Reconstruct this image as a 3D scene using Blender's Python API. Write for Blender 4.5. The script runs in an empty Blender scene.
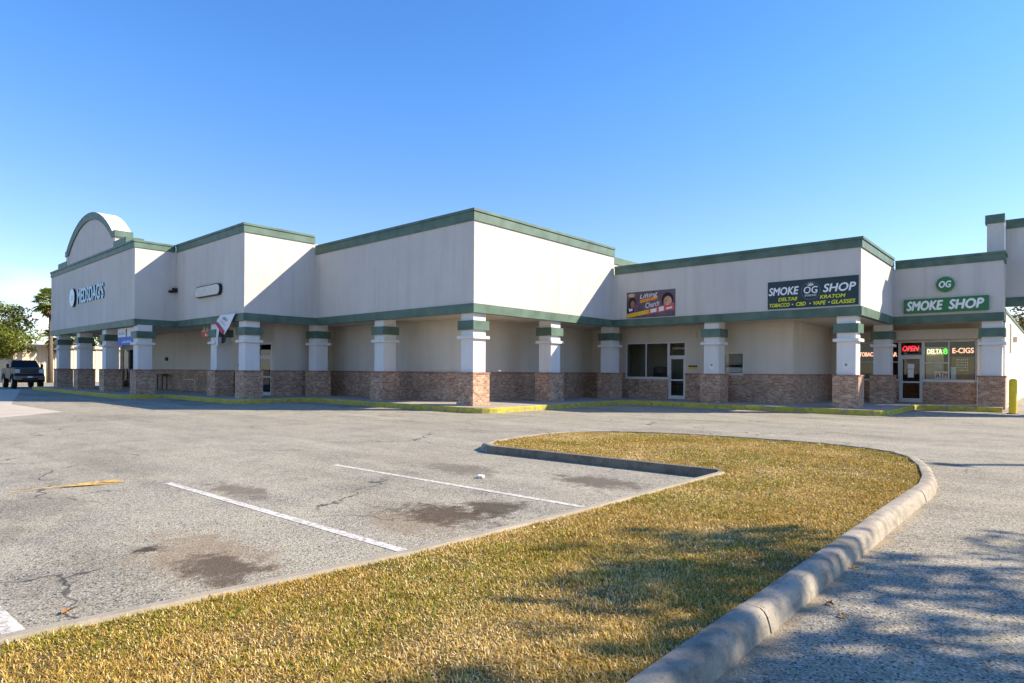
import bpy, bmesh, math, random
import numpy as np
from mathutils import Vector, Matrix

R = math.radians
C = bpy.context.scene.collection
SC = bpy.context.scene
rng = random.Random(7)

# ------------------------------------------------------------------ camera
cam_d = bpy.data.cameras.new('camera')
cam = bpy.data.objects.new('camera', cam_d)
C.objects.link(cam)
SC.camera = cam
cam_d.sensor_width = 36.0
cam_d.lens = 36.0 * 617.6 / 1024.0
cam_d.shift_y = 29.29 / 1024.0
cam_d.shift_x = 0.2 / 1024.0
cam_d.clip_start = 0.05
cam_d.clip_end = 6000
cam.matrix_world = (Matrix.Translation((0, 0, 1.7)) @ Matrix.Rotation(R(41.524), 4, 'Z')
                    @ Matrix.Rotation(R(90), 4, 'X') @ Matrix.Rotation(R(0.399), 4, 'Z'))

# ------------------------------------------------------------------ world, sun, exposure
SUN = Vector((1.08, 1.0, 0.95)).normalized()
w = bpy.data.worlds.new('World')
SC.world = w
w.use_nodes = True
nt = w.node_tree
nt.nodes.clear()
wo = nt.nodes.new('ShaderNodeOutputWorld')
bg = nt.nodes.new('ShaderNodeBackground')
sky = nt.nodes.new('ShaderNodeTexSky')
sky.sky_type = 'NISHITA'
sky.sun_disc = False
sky.sun_elevation = math.asin(SUN.z)
sky.sun_rotation = math.atan2(SUN.x, SUN.y)
sky.altitude = 0
sky.air_density = 1.0
sky.dust_density = 0.1
sky.ozone_density = 2.2
bg.inputs['Strength'].default_value = 0.11
# thin wisps of cloud low over the horizon, by direction
tc = nt.nodes.new('ShaderNodeTexCoord')
mp = nt.nodes.new('ShaderNodeMapping'); mp.inputs['Scale'].default_value = (5, 5, 17)
nz = nt.nodes.new('ShaderNodeTexNoise'); nz.inputs['Scale'].default_value = 1.6; nz.inputs['Detail'].default_value = 6
rp = nt.nodes.new('ShaderNodeValToRGB'); rp.color_ramp.elements[0].position = 0.42; rp.color_ramp.elements[1].position = 0.62
sp = nt.nodes.new('ShaderNodeSeparateXYZ')
lo = nt.nodes.new('ShaderNodeMapRange'); lo.inputs[1].default_value = 0.07; lo.inputs[2].default_value = 0.13; lo.inputs[3].default_value = 1; lo.inputs[4].default_value = 0
ml = nt.nodes.new('ShaderNodeMath'); ml.operation = 'MULTIPLY'
mx = nt.nodes.new('ShaderNodeMixRGB'); mx.inputs[2].default_value = (4.6, 4.7, 4.9, 1)
L = nt.links.new
L(tc.outputs['Generated'], mp.inputs[0]); L(mp.outputs[0], nz.inputs['Vector']); L(nz.outputs[0], rp.inputs[0])
L(tc.outputs['Generated'], sp.inputs[0]); L(sp.outputs['Z'], lo.inputs[0])
L(rp.outputs[0], ml.inputs[0]); L(lo.outputs[0], ml.inputs[1]); L(ml.outputs[0], mx.inputs[0])
hs = nt.nodes.new('ShaderNodeHueSaturation'); hs.inputs['Saturation'].default_value = 1.30; hs.inputs['Hue'].default_value = 0.509
hl = nt.nodes.new('ShaderNodeHueSaturation'); hl.inputs['Saturation'].default_value = 1.16; hl.inputs['Value'].default_value = 0.70; hl.inputs['Hue'].default_value = 0.525
L(sky.outputs[0], hs.inputs['Color']); L(sky.outputs[0], hl.inputs['Color'])
el = nt.nodes.new('ShaderNodeMapRange'); el.inputs[1].default_value = 0.0; el.inputs[2].default_value = 0.40
mh = nt.nodes.new('ShaderNodeMixRGB'); L(sp.outputs['Z'], el.inputs[0]); L(el.outputs[0], mh.inputs[0])
L(hl.outputs[0], mh.inputs[1]); L(hs.outputs[0], mh.inputs[2]); L(mh.outputs[0], mx.inputs[1]); L(mx.outputs[0], bg.inputs[0]); L(bg.outputs[0], wo.inputs[0])

sun_d = bpy.data.lights.new('sun', 'SUN')
sun_d.energy = 3.75
sun_d.angle = R(0.6)
sun_d.color = (1.0, 0.87, 0.69)
sun = bpy.data.objects.new('sun', sun_d)
C.objects.link(sun)
sun.rotation_euler = SUN.to_track_quat('Z', 'Y').to_euler()
sun.location = (30, 30, 40)

SC.view_settings.view_transform = 'Standard'
SC.view_settings.look = 'None'
SC.view_settings.exposure = 1.38
SC.view_settings.gamma = 1.0
SC.view_settings.use_curve_mapping = False

# ------------------------------------------------------------------ materials
def mat(name):
    m = bpy.data.materials.new(name); m.use_nodes = True
    n = m.node_tree.nodes
    return m, n, m.node_tree.links.new, n['Principled BSDF']

def plain(name, col, rough=0.6, metal=0.0, var=0.12, scale=6.0, spec=0.3, emit=None, es=0.0):
    m, n, l, b = mat(name)
    b.inputs['Roughness'].default_value = rough
    b.inputs['Metallic'].default_value = metal
    b.inputs['Specular IOR Level'].default_value = spec
    t = n.new('ShaderNodeTexNoise'); t.inputs['Scale'].default_value = scale; t.inputs['Detail'].default_value = 5
    g = n.new('ShaderNodeNewGeometry'); l(g.outputs['Position'], t.inputs['Vector'])
    r = n.new('ShaderNodeValToRGB')
    r.color_ramp.elements[0].position = 0.3; r.color_ramp.elements[1].position = 0.7
    r.color_ramp.elements[0].color = tuple(c * (1 - var) for c in col) + (1,)
    r.color_ramp.elements[1].color = tuple(min(1, c * (1 + var)) for c in col) + (1,)
    l(t.outputs[0], r.inputs[0]); l(r.outputs[0], b.inputs['Base Color'])
    if emit:
        b.inputs['Emission Color'].default_value = emit + (1,)
        b.inputs['Emission Strength'].default_value = es
    return m

def mixn(n, l, fac, a, b, mode='MIX'):
    x = n.new('ShaderNodeMixRGB'); x.blend_type = mode
    for i, s in ((0, fac), (1, a), (2, b)):
        if hasattr(s, 'is_output') or isinstance(s, bpy.types.NodeSocket): l(s, x.inputs[i])
        elif isinstance(s, (int, float)): x.inputs[i].default_value = s
        else: x.inputs[i].default_value = tuple(s) + (1,)
    return x.outputs[0]

def noise(n, l, vec, scale, detail=6, rough=0.6, lo=None, hi=None):
    t = n.new('ShaderNodeTexNoise'); t.inputs['Scale'].default_value = scale
    t.inputs['Detail'].default_value = detail; t.inputs['Roughness'].default_value = rough
    if vec is not None: l(vec, t.inputs['Vector'])
    if lo is None: return t.outputs[0]
    r = n.new('ShaderNodeMapRange'); r.inputs[1].default_value = lo; r.inputs[2].default_value = hi
    l(t.outputs[0], r.inputs[0]); return r.outputs[0]

def mapping(n, l, vec, scale):
    m = n.new('ShaderNodeMapping'); m.inputs['Scale'].default_value = scale
    l(vec, m.inputs[0]); return m.outputs[0]

def stucco(name, col, dirt):
    m, n, l, b = mat(name)
    g = n.new('ShaderNodeNewGeometry'); P = g.outputs['Position']
    a = noise(n, l, P, 0.45, 6, 0.6, 0.35, 0.7)
    c1 = mixn(n, l, a, col, tuple(x * 0.9 for x in col))
    st = noise(n, l, mapping(n, l, P, (2.2, 2.2, 0.16)), 1.0, 7, 0.65, 0.48, 0.85)
    c2 = mixn(n, l, st, c1, dirt)
    fine = noise(n, l, P, 28, 3, 0.6, 0.3, 0.7)
    c3 = mixn(n, l, fine, c2, (0.94, 0.94, 0.94), 'MULTIPLY')
    l(c3, b.inputs['Base Color'])
    b.inputs['Roughness'].default_value = 0.92; b.inputs['Specular IOR Level'].default_value = 0.15
    bp = n.new('ShaderNodeBump'); bp.inputs['Strength'].default_value = 0.25; bp.inputs['Distance'].default_value = 0.01
    l(noise(n, l, P, 45, 4), bp.inputs['Height']); l(bp.outputs[0], b.inputs['Normal'])
    return m

def brick(name, c1, c2, mortar):
    m, n, l, b = mat(name)
    g = n.new('ShaderNodeNewGeometry')
    s = n.new('ShaderNodeSeparateXYZ'); l(g.outputs['Position'], s.inputs[0])
    sn = n.new('ShaderNodeSeparateXYZ'); l(g.outputs['True Normal'], sn.inputs[0])
    ab = n.new('ShaderNodeMath'); ab.operation = 'ABSOLUTE'; l(sn.outputs['X'], ab.inputs[0])
    gt = n.new('ShaderNodeMath'); gt.operation = 'GREATER_THAN'; l(ab.outputs[0], gt.inputs[0]); gt.inputs[1].default_value = 0.5
    mxf = n.new('ShaderNodeMix'); l(gt.outputs[0], mxf.inputs[0]); l(s.outputs['X'], mxf.inputs[2]); l(s.outputs['Y'], mxf.inputs[3])
    cb = n.new('ShaderNodeCombineXYZ'); l(mxf.outputs[0], cb.inputs[0]); l(s.outputs['Z'], cb.inputs[1])
    t = n.new('ShaderNodeTexBrick')
    t.inputs['Scale'].default_value = 1.0; t.inputs['Brick Width'].default_value = 0.215
    t.inputs['Row Height'].default_value = 0.075; t.inputs['Mortar Size'].default_value = 0.008
    t.inputs['Mortar Smooth'].default_value = 0.3; t.inputs['Bias'].default_value = 0.0
    t.inputs['Color1'].default_value = c1 + (1,); t.inputs['Color2'].default_value = c2 + (1,); t.inputs['Mortar'].default_value = mortar + (1,)
    l(cb.outputs[0], t.inputs['Vector'])
    # a second tone per brick (some bricks pale, some dark)
    vv = n.new('ShaderNodeTexWhiteNoise'); vv.noise_dimensions = '2D'
    mm = n.new('ShaderNodeVectorMath'); mm.operation = 'SNAP'; mm.inputs[1].default_value = (0.1075, 0.075, 1)
    l(cb.outputs[0], mm.inputs[0]); l(mm.outputs[0], vv.inputs['Vector'])
    mr = n.new('ShaderNodeMapRange'); mr.inputs[3].default_value = 0.68; mr.inputs[4].default_value = 1.08
    l(vv.outputs[0], mr.inputs[0])
    cc = n.new('ShaderNodeCombineXYZ')
    for i in range(3): l(mr.outputs[0], cc.inputs[i])
    c = mixn(n, l, 1.0, t.outputs['Color'], cc.outputs[0], 'MULTIPLY')
    d = noise(n, l, g.outputs['Position'], 1.3, 6, 0.6, 0.4, 0.75)
    c = mixn(n, l, d, c, (0.72, 0.7, 0.7), 'MULTIPLY')
    l(c, b.inputs['Base Color']); b.inputs['Roughness'].default_value = 0.9; b.inputs['Specular IOR Level'].default_value = 0.15
    bp = n.new('ShaderNodeBump'); bp.inputs['Strength'].default_value = 0.6; bp.inputs['Distance'].default_value = 0.012; bp.invert = True
    l(t.outputs['Fac'], bp.inputs['Height']); l(bp.outputs[0], b.inputs['Normal'])
    return m

def glass(name, tint=(0.55, 0.6, 0.58), refl=1.0):
    m = bpy.data.materials.new(name); m.use_nodes = True
    n = m.node_tree.nodes; l = m.node_tree.links.new; n.clear()
    o = n.new('ShaderNodeOutputMaterial'); x = n.new('ShaderNodeMixShader')
    lw = n.new('ShaderNodeLayerWeight'); f = n.new('ShaderNodeMath'); f.operation = 'POWER'; f.inputs[1].default_value = 3.5; l(lw.outputs['Facing'], f.inputs[0])
    ad = n.new('ShaderNodeMath'); ad.operation = 'MULTIPLY_ADD'; ad.inputs[1].default_value = refl; ad.inputs[2].default_value = 0.05
    l(f.outputs[0], ad.inputs[0])
    t = n.new('ShaderNodeBsdfTransparent'); t.inputs[0].default_value = tint + (1,)
    gl = n.new('ShaderNodeBsdfGlossy'); gl.inputs['Roughness'].default_value = 0.02
    l(ad.outputs[0], x.inputs[0]); l(t.outputs[0], x.inputs[1]); l(gl.outputs[0], x.inputs[2]); l(x.outputs[0], o.inputs[0])
    return m

def asphalt():
    m, n, l, b = mat('asphalt')
    g = n.new('ShaderNodeNewGeometry'); P = g.outputs['Position']
    s = n.new('ShaderNodeSeparateXYZ'); l(P, s.inputs[0])
    big = noise(n, l, P, 0.12, 6, 0.6, 0.35, 0.7)
    c = mixn(n, l, big, (0.37, 0.332, 0.234), (0.455, 0.408, 0.283))
    med = noise(n, l, P, 1.1, 7, 0.65, 0.42, 0.72)
    c = mixn(n, l, med, c, (0.265, 0.238, 0.186))
    # tyre polished streaks running across the lot
    stk = noise(n, l, mapping(n, l, P, (0.06, 0.9, 1)), 1.0, 6, 0.6, 0.5, 0.75)
    c = mixn(n, l, stk, c, (0.50, 0.44, 0.325))
    # driveway right of the island is a darker surface, tinted warm against blue skylight
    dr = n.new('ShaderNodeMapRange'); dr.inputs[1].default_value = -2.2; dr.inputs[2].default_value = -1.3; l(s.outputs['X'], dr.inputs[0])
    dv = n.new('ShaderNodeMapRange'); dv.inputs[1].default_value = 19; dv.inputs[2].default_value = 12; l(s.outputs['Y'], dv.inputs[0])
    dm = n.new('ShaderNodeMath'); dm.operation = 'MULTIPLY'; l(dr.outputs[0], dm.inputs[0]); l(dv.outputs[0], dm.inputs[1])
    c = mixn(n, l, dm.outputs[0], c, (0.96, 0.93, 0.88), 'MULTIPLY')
    # aggregate: exposed pale stones and dark pits
    vo = n.new('ShaderNodeTexVoronoi'); vo.inputs['Scale'].default_value = 75; l(P, vo.inputs['Vector'])
    vr = n.new('ShaderNodeSeparateXYZ'); l(vo.outputs['Color'], vr.inputs[0])
    a1 = n.new('ShaderNodeMapRange'); a1.inputs[1].default_value = 0.62; a1.inputs[2].default_value = 0.95; l(vr.outputs[0], a1.inputs[0])
    c = mixn(n, l, a1.outputs[0], c, (0.55, 0.52, 0.47))
    a2 = n.new('ShaderNodeMapRange'); a2.inputs[1].default_value = 0.35; a2.inputs[2].default_value = 0.0; l(vr.outputs[1], a2.inputs[0])
    c = mixn(n, l, a2.outputs[0], c, (0.055, 0.055, 0.055))
    sp2 = noise(n, l, P, 160, 3, 0.6, 0.35, 0.7)
    c = mixn(n, l, sp2, c, (0.72, 0.72, 0.72), 'MULTIPLY')
    # cracks
    wv = n.new('ShaderNodeTexVoronoi'); wv.feature = 'DISTANCE_TO_EDGE'; wv.inputs['Scale'].default_value = 0.33
    wn = n.new('ShaderNodeTexNoise'); wn.inputs['Scale'].default_value = 1.4; wn.inputs['Detail'].default_value = 8; l(P, wn.inputs['Vector'])
    wm = n.new('ShaderNodeVectorMath'); wm.operation = 'MULTIPLY_ADD'; wm.inputs[1].default_value = (1.3, 1.3, 0); l(wn.outputs['Color'], wm.inputs[0]); l(P, wm.inputs[2])
    l(wm.outputs[0], wv.inputs['Vector'])
    cr = n.new('ShaderNodeMapRange'); cr.inputs[1].default_value = 0.009; cr.inputs[2].default_value = 0.002; l(wv.outputs['Distance'], cr.inputs[0])
    ck = n.new('ShaderNodeMath'); ck.operation = 'MULTIPLY'; l(cr.outputs[0], ck.inputs[0]); l(noise(n, l, P, 0.35, 4, 0.5, 0.50, 0.58), ck.inputs[1])
    c = mixn(n, l, ck.outputs[0], c, (0.08, 0.075, 0.07))
    # oil and dirt patches at the stall ends: (u, v, ru, rv, strength, colour)
    for (x, y, rx, ry, k, col) in ((-5.75, 2.35, 1.3, .6, .6, (.24, .17, .10)), (-5.4, 4.4, .9, .45, .5, (.22, .155, .09)), (-5.3, 2.3, .66, .34, 0.72, (.06, .042, .028)), (-6.38, 2.1, .17, .16, .95, (.06, .05, .036)),
                                   (-5.42, 4.95, .85, .5, 0.85, (.08, .052, .03)), (-5.25, 5.6, .5, .5, .85, (.07, .05, .032)), 
                                   (-8.6, 3.95, .9, .33, .7, (.13, .10, .075)), (-7.7, 7.4, 1.0, .5, .6, (.12, .1, .075)), (-5.3, 8.0, .9, .55, .8, (.1, .08, .06)),
                                   (-8.0, 1.2, .6, .3, .4, (.15, .12, .09)), (-9.4, 1.9, 1.2, .5, .4, (.15, .13, .1))):
        sb = n.new('ShaderNodeVectorMath'); sb.operation = 'SUBTRACT'; l(P, sb.inputs[0]); sb.inputs[1].default_value = (x, y, 0)
        sc = n.new('ShaderNodeVectorMath'); sc.operation = 'MULTIPLY'; l(sb.outputs[0], sc.inputs[0]); sc.inputs[1].default_value = (1 / rx, 1 / ry, 0)
        ln = n.new('ShaderNodeVectorMath'); ln.operation = 'LENGTH'; l(sc.outputs[0], ln.inputs[0])
        nn = noise(n, l, P, 4.0, 9, 0.75)
        ad = n.new('ShaderNodeMath'); ad.operation = 'MULTIPLY_ADD'; l(nn, ad.inputs[0]); ad.inputs[1].default_value = 3.4; l(ln.outputs['Value'], ad.inputs[2])
        mr = n.new('ShaderNodeMapRange'); mr.inputs[1].default_value = 2.7; mr.inputs[2].default_value = 2.2; mr.inputs[3].default_value = 0; mr.inputs[4].default_value = k
        l(ad.outputs[0], mr.inputs[0])
        c = mixn(n, l, mr.outputs[0], c, col)
    # tan sediment washed against the foot of the rounded kerb
    sx_ = n.new('ShaderNodeMath'); sx_.operation = 'MULTIPLY_ADD'; l(noise(n, l, P, 3.0, 8, 0.7), sx_.inputs[0]); sx_.inputs[1].default_value = 0.5; l(s.outputs['X'], sx_.inputs[2])
    s1 = n.new('ShaderNodeMapRange'); s1.inputs[1].default_value = -0.98; s1.inputs[2].default_value = -1.12; l(sx_.outputs[0], s1.inputs[0])
    s2 = n.new('ShaderNodeMapRange'); s2.inputs[1].default_value = 10.5; s2.inputs[2].default_value = 9.0; s2.inputs[4].default_value = .75; l(s.outputs['Y'], s2.inputs[0])
    s3 = n.new('ShaderNodeMath'); s3.operation = 'MULTIPLY'; l(s1.outputs[0], s3.inputs[0]); l(s2.outputs[0], s3.inputs[1])
    s4 = n.new('ShaderNodeMath'); s4.operation = 'GREATER_THAN'; l(s.outputs['X'], s4.inputs[0]); s4.inputs[1].default_value = -1.6
    s5 = n.new('ShaderNodeMath'); s5.operation = 'MULTIPLY'; l(s3.outputs[0], s5.inputs[0]); l(s4.outputs[0], s5.inputs[1])
    c = mixn(n, l, s5.outputs[0], c, (0.40, 0.30, 0.18))
    # old sealed patches and worn, paler wheel paths
    wp = noise(n, l, mapping(n, l, P, (0.25, 0.7, 1)), 0.7, 7, 0.7, 0.5, 0.62)
    c = mixn(n, l, wp, c, (0.80, 0.79, 0.78), 'MULTIPLY')
    l(c, b.inputs['Base Color']); b.inputs['Roughness'].default_value = 0.9; b.inputs['Specular IOR Level'].default_value = 0.2
    bp = n.new('ShaderNodeBump'); bp.inputs['Strength'].default_value = 0.55; bp.inputs['Distance'].default_value = 0.008
    l(vo.outputs['Distance'], bp.inputs['Height']); l(bp.outputs[0], b.inputs['Normal'])
    return m

def worn_paint(name, col, under, lo=0.38, hi=0.62, scale=9):
    m, n, l, b = mat(name)
    g = n.new('ShaderNodeNewGeometry'); P = g.outputs['Position']
    k = noise(n, l, P, scale, 9, 0.75, lo, hi)
    k2 = noise(n, l, P, 1.1, 6, 0.6, 0.3, 0.75)
    tint = mixn(n, l, k2, col, tuple(x * 0.72 for x in col))
    c = mixn(n, l, k, under, tint)
    l(c, b.inputs['Base Color']); b.inputs['Roughness'].default_value = 0.85; b.inputs['Specular IOR Level'].default_value = 0.2
    bp = n.new('ShaderNodeBump'); bp.inputs['Strength'].default_value = 0.3; bp.inputs['Distance'].default_value = 0.006
    l(noise(n, l, P, 70, 4), bp.inputs['Height']); l(bp.outputs[0], b.inputs['Normal'])
    return m

def concrete(name, a, d, rough=0.9):
    m, n, l, b = mat(name)
    g = n.new('ShaderNodeNewGeometry'); P = g.outputs['Position']
    c = mixn(n, l, noise(n, l, P, 0.9, 8, 0.65, 0.35, 0.7), a, tuple(x * 0.75 for x in a))
    c = mixn(n, l, noise(n, l, P, 4.5, 9, 0.75, 0.47, 0.72), c, d)
    c = mixn(n, l, noise(n, l, P, 90, 3, 0.6, 0.35, 0.7), c, (0.8, 0.8, 0.8), 'MULTIPLY')
    l(c, b.inputs['Base Color']); b.inputs['Roughness'].default_value = rough; b.inputs['Specular IOR Level'].default_value = 0.2
    bp = n.new('ShaderNodeBump'); bp.inputs['Strength'].default_value = 0.5; bp.inputs['Distance'].default_value = 0.008
    l(noise(n, l, P, 38, 6, 0.7), bp.inputs['Height']); l(bp.outputs[0], b.inputs['Normal'])
    return m

def attr_mat(name, stops, rough=0.7, transl=0.0, spec=0.15, patch=None):
    m, n, l, b = mat(name)
    a = n.new('ShaderNodeAttribute'); a.attribute_name = 'tint'
    r = n.new('ShaderNodeValToRGB'); e = r.color_ramp.elements
    e[0].position, e[0].color = stops[0][0], stops[0][1] + (1,)
    e[1].position, e[1].color = stops[-1][0], stops[-1][1] + (1,)
    for p, c in stops[1:-1]:
        x = e.new(p); x.color = c + (1,)
    l(a.outputs['Fac'], r.inputs[0]); l(r.outputs[0], b.inputs['Base Color'])
    b.inputs['Roughness'].default_value = rough; b.inputs['Specular IOR Level'].default_value = spec
    if transl:
        o = n['Material Output']; t = n.new('ShaderNodeBsdfTranslucent'); l(r.outputs[0], t.inputs[0])
        x = n.new('ShaderNodeMixShader'); x.inputs[0].default_value = transl
        l(b.outputs[0], x.inputs[1]); l(t.outputs[0], x.inputs[2]); l(x.outputs[0], o.inputs[0])
    return m

M = {}
M['stucco'] = stucco('cream_stucco', (0.60, 0.57, 0.52), (0.47, 0.435, 0.385))
M['backwall'] = stucco('taupe_stucco', (0.63, 0.565, 0.475), (0.52, 0.46, 0.385))
M['column'] = stucco('white_column_stucco', (0.74, 0.725, 0.70), (0.60, 0.575, 0.54))
M['soffit'] = stucco('tan_soffit', (0.66, 0.58, 0.46), (0.52, 0.45, 0.34))
M['green'] = plain('weathered_green_trim', (0.088, 0.145, 0.108), 0.55, 0, 0.26, 1.6)
M['brick'] = brick('red_brown_brick', (0.38, 0.205, 0.125), (0.62, 0.41, 0.275), (0.55, 0.46, 0.37))
M['brickcap'] = brick('brick_cap', (0.36, 0.17, 0.115), (0.44, 0.24, 0.17), (0.42, 0.34, 0.29))
M['alu'] = plain('white_aluminium', (0.62, 0.60, 0.57), 0.4, 0.0, 0.05, 8)
M['glass'] = glass('storefront_glass', (0.72, 0.76, 0.74), 0.3)
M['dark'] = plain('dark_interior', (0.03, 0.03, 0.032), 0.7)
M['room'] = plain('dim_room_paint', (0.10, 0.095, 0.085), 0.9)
M['asphalt'] = asphalt()
M['line'] = worn_paint('worn_white_road_paint', (0.74, 0.71, 0.65), (0.33, 0.295, 0.235), 0.41, 0.55, 14)
M['yellow'] = worn_paint('worn_yellow_paint', (0.55, 0.45, 0.04), (0.26, 0.23, 0.15), 0.40, 0.54, 6)
M['bollard'] = plain('yellow_bollard_paint', (0.88, 0.60, 0.03), 0.5, 0, 0.08, 4)
M['yfaint'] = worn_paint('faded_yellow_road_paint', (0.42, 0.33, 0.16), (0.27, 0.255, 0.225), 0.5, 0.62, 9)
M['walk'] = concrete('sidewalk_concrete', (0.46, 0.415, 0.35), (0.33, 0.29, 0.24))
M['kerb'] = concrete('kerb_concrete', (0.42, 0.36, 0.27), (0.16, 0.13, 0.095))
def stained_kerb():
    m = concrete('weathered_island_kerb', (0.45, 0.395, 0.31), (0.20, 0.17, 0.125))
    n, l = m.node_tree.nodes, m.node_tree.links.new; b = n['Principled BSDF']
    src = b.inputs['Base Color'].links[0].from_socket
    g = n.new('ShaderNodeNewGeometry'); P = g.outputs['Position']
    c = mixn(n, l, noise(n, l, P, 2.1, 9, 0.72, 0.52, 0.70), src, (0.15, 0.128, 0.098))      # mildew and tyre scuffs
    c = mixn(n, l, noise(n, l, mapping(n, l, P, (9, 1.3, 6)), 1.6, 8, 0.75, 0.56, 0.70), c, (0.22, 0.18, 0.13))
    c = mixn(n, l, noise(n, l, P, 26, 6, 0.7, 0.60, 0.70), c, (0.10, 0.09, 0.075))             # pits
    l(c, b.inputs['Base Color'])
    return m
M['kerbstain'] = stained_kerb()
M['kerbdark'] = concrete('dark_kerb_concrete', (0.24, 0.205, 0.155), (0.09, 0.075, 0.055))  # darker, blotchy concrete for the notch kerb
M['kerbpale'] = concrete('pale_kerb_concrete', (0.46, 0.40, 0.30), (0.3, 0.26, 0.2))
M['pale'] = concrete('pale_concrete_paving', (0.60, 0.53, 0.43), (0.5, 0.44, 0.36))
M['soil'] = concrete('dry_thatch_soil', (0.21, 0.135, 0.05), (0.07, 0.06, 0.022))
M['grass'] = attr_mat('dormant_grass', [(0.0, (0.07, 0.15, 0.014)), (0.22, (0.32, 0.33, 0.02)), (0.40, (0.42, 0.25, 0.045)), (0.66, (0.68, 0.47, 0.14)), (1.0, (0.90, 0.73, 0.40))], 0.7, 0.25)
M['leafs'] = attr_mat('oak_leaves', [(0.0, (0.05, 0.075, 0.014)), (0.5, (0.15, 0.185, 0.028)), (1.0, (0.32, 0.31, 0.055))], 0.6, 0.3)
M['leafp'] = attr_mat('palm_leaves', [(0.0, (0.22, 0.13, 0.05)), (0.35, (0.12, 0.15, 0.03)), (1.0, (0.34, 0.38, 0.08))], 0.5, 0.2)
M['bark'] = plain('grey_bark', (0.16, 0.12, 0.085), 0.95, 0, 0.3, 9)
M['white'] = plain('white_sign_plastic', (0.80, 0.80, 0.79), 0.45, 0, 0.04)
M['signgreen'] = plain('sign_green', (0.02, 0.17, 0.055), 0.4, 0, 0.06)
M['signdark'] = plain('sign_charcoal_teal', (0.022, 0.045, 0.05), 0.5, 0, 0.1)
M['signyel'] = plain('sign_yellow', (0.72, 0.72, 0.03), 0.5, 0, 0.05)
M['lblue'] = plain('pale_blue_letter_face', (0.42, 0.66, 0.76), 0.45, 0, 0.06)
M['black'] = plain('black_metal', (0.014, 0.015, 0.017), 0.45)
M['blue'] = plain('blue_banner', (0.055, 0.12, 0.46), 0.6, 0, 0.1)
M['paper'] = plain('white_paper', (0.74, 0.73, 0.70), 0.8, 0, 0.05)
M['orange'] = plain('orange_red_banner', (0.55, 0.095, 0.03), 0.6, 0, 0.1)
M['red'] = plain('red_print', (0.50, 0.02, 0.045), 0.55)
M['wood'] = plain('brown_board', (0.30, 0.17, 0.06), 0.7, 0, 0.25, 4)
M['tan'] = plain('dry_frond', (0.48, 0.31, 0.10), 0.8, 0, 0.35, 14)
M['dead'] = plain('dead_leaf_brown', (0.26, 0.12, 0.045), 0.8, 0, 0.3, 20)
M['metalshed'] = plain('cream_metal_siding', (0.60, 0.50, 0.37), 0.6, 0, 0.06, 2)
M['steel'] = plain('galvanised_steel', (0.45, 0.44, 0.42), 0.4, 0.7, 0.1)

# ------------------------------------------------------------------ mesh helpers
class MB:
    def __init__(s): s.v = []; s.f = []
    def add(s, vs, fs):
        o = len(s.v); s.v += [tuple(p) for p in vs]; s.f += [tuple(i + o for i in f) for f in fs]; return s
    def box(s, x0, x1, y0, y1, z0, z1):
        v = [(x0, y0, z0), (x1, y0, z0), (x1, y1, z0), (x0, y1, z0), (x0, y0, z1), (x1, y0, z1), (x1, y1, z1), (x0, y1, z1)]
        return s.add(v, [(0, 3, 2, 1), (4, 5, 6, 7), (0, 1, 5, 4), (1, 2, 6, 5), (2, 3, 7, 6), (3, 0, 4, 7)])
    def prism(s, poly, z0, z1):                 # poly CCW in xy
        n = len(poly)
        v = [(x, y, z0) for x, y in poly] + [(x, y, z1) for x, y in poly]
        return s.add(v, [tuple(range(n - 1, -1, -1)), tuple(range(n, 2 * n))] + [(i, (i + 1) % n, n + (i + 1) % n, n + i) for i in range(n)])
    def prismv(s, poly, y0, y1):                # poly (x,z) CCW seen from -y, extruded from y0 to y1
        n = len(poly)
        v = [(x, y0, z) for x, z in poly] + [(x, y1, z) for x, z in poly]
        return s.add(v, [tuple(range(n)), tuple(range(2 * n - 1, n - 1, -1))] + [((i + 1) % n, i, n + i, n + (i + 1) % n) for i in range(n)])
    def sheet(s, poly, z):
        return s.add([(x, y, z) for x, y in poly], [tuple(range(len(poly)))])
    def tube(s, pts, rads, seg=8, cap=True):
        pts = [Vector(p) for p in pts]
        if not isinstance(rads, (list, tuple)): rads = [rads] * len(pts)
        o = len(s.v); n = len(pts)
        for i, p in enumerate(pts):
            d = (pts[min(i + 1, n - 1)] - pts[max(i - 1, 0)]).normalized()
            a = d.orthogonal().normalized() if i == 0 else (pa - d * pa.dot(d)).normalized()
            pa = a; bb = d.cross(a)
            for k in range(seg):
                t = 2 * math.pi * k / seg
                s.v.append(tuple(p + (a * math.cos(t) + bb * math.sin(t)) * rads[i]))
        for i in range(n - 1):
            for k in range(seg):
                a0 = o + i * seg + k; a1 = o + i * seg + (k + 1) % seg
                s.f.append((a0, a1, a1 + seg, a0 + seg))
        if cap:
            s.f.append(tuple(o + k for k in range(seg - 1, -1, -1))); s.f.append(tuple(o + (n - 1) * seg + k for k in range(seg)))
        return s
    def build(s, name, m, parent=None, smooth=False, bevel=0.0, loc=None):
        me = bpy.data.meshes.new(name); me.from_pydata(s.v, [], s.f); me.update()
        o = bpy.data.objects.new(name, me); C.objects.link(o)
        if m: me.materials.append(m)
        if smooth: me.shade_smooth()
        if bevel:
            bm = bmesh.new(); bm.from_mesh(me)
            bmesh.ops.bevel(bm, geom=list(bm.edges), offset=bevel, segments=2, affect='EDGES', clamp_overlap=True)
            bm.to_mesh(me); bm.free()
        if loc: o.location = loc
        if parent: o.parent = parent
        return o

def tag(o, label=None, cat=None, group=None, kind=None):
    for k, v in (('label', label), ('category', cat), ('group', group), ('kind', kind)):
        if v: o[k] = v
    return o

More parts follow.
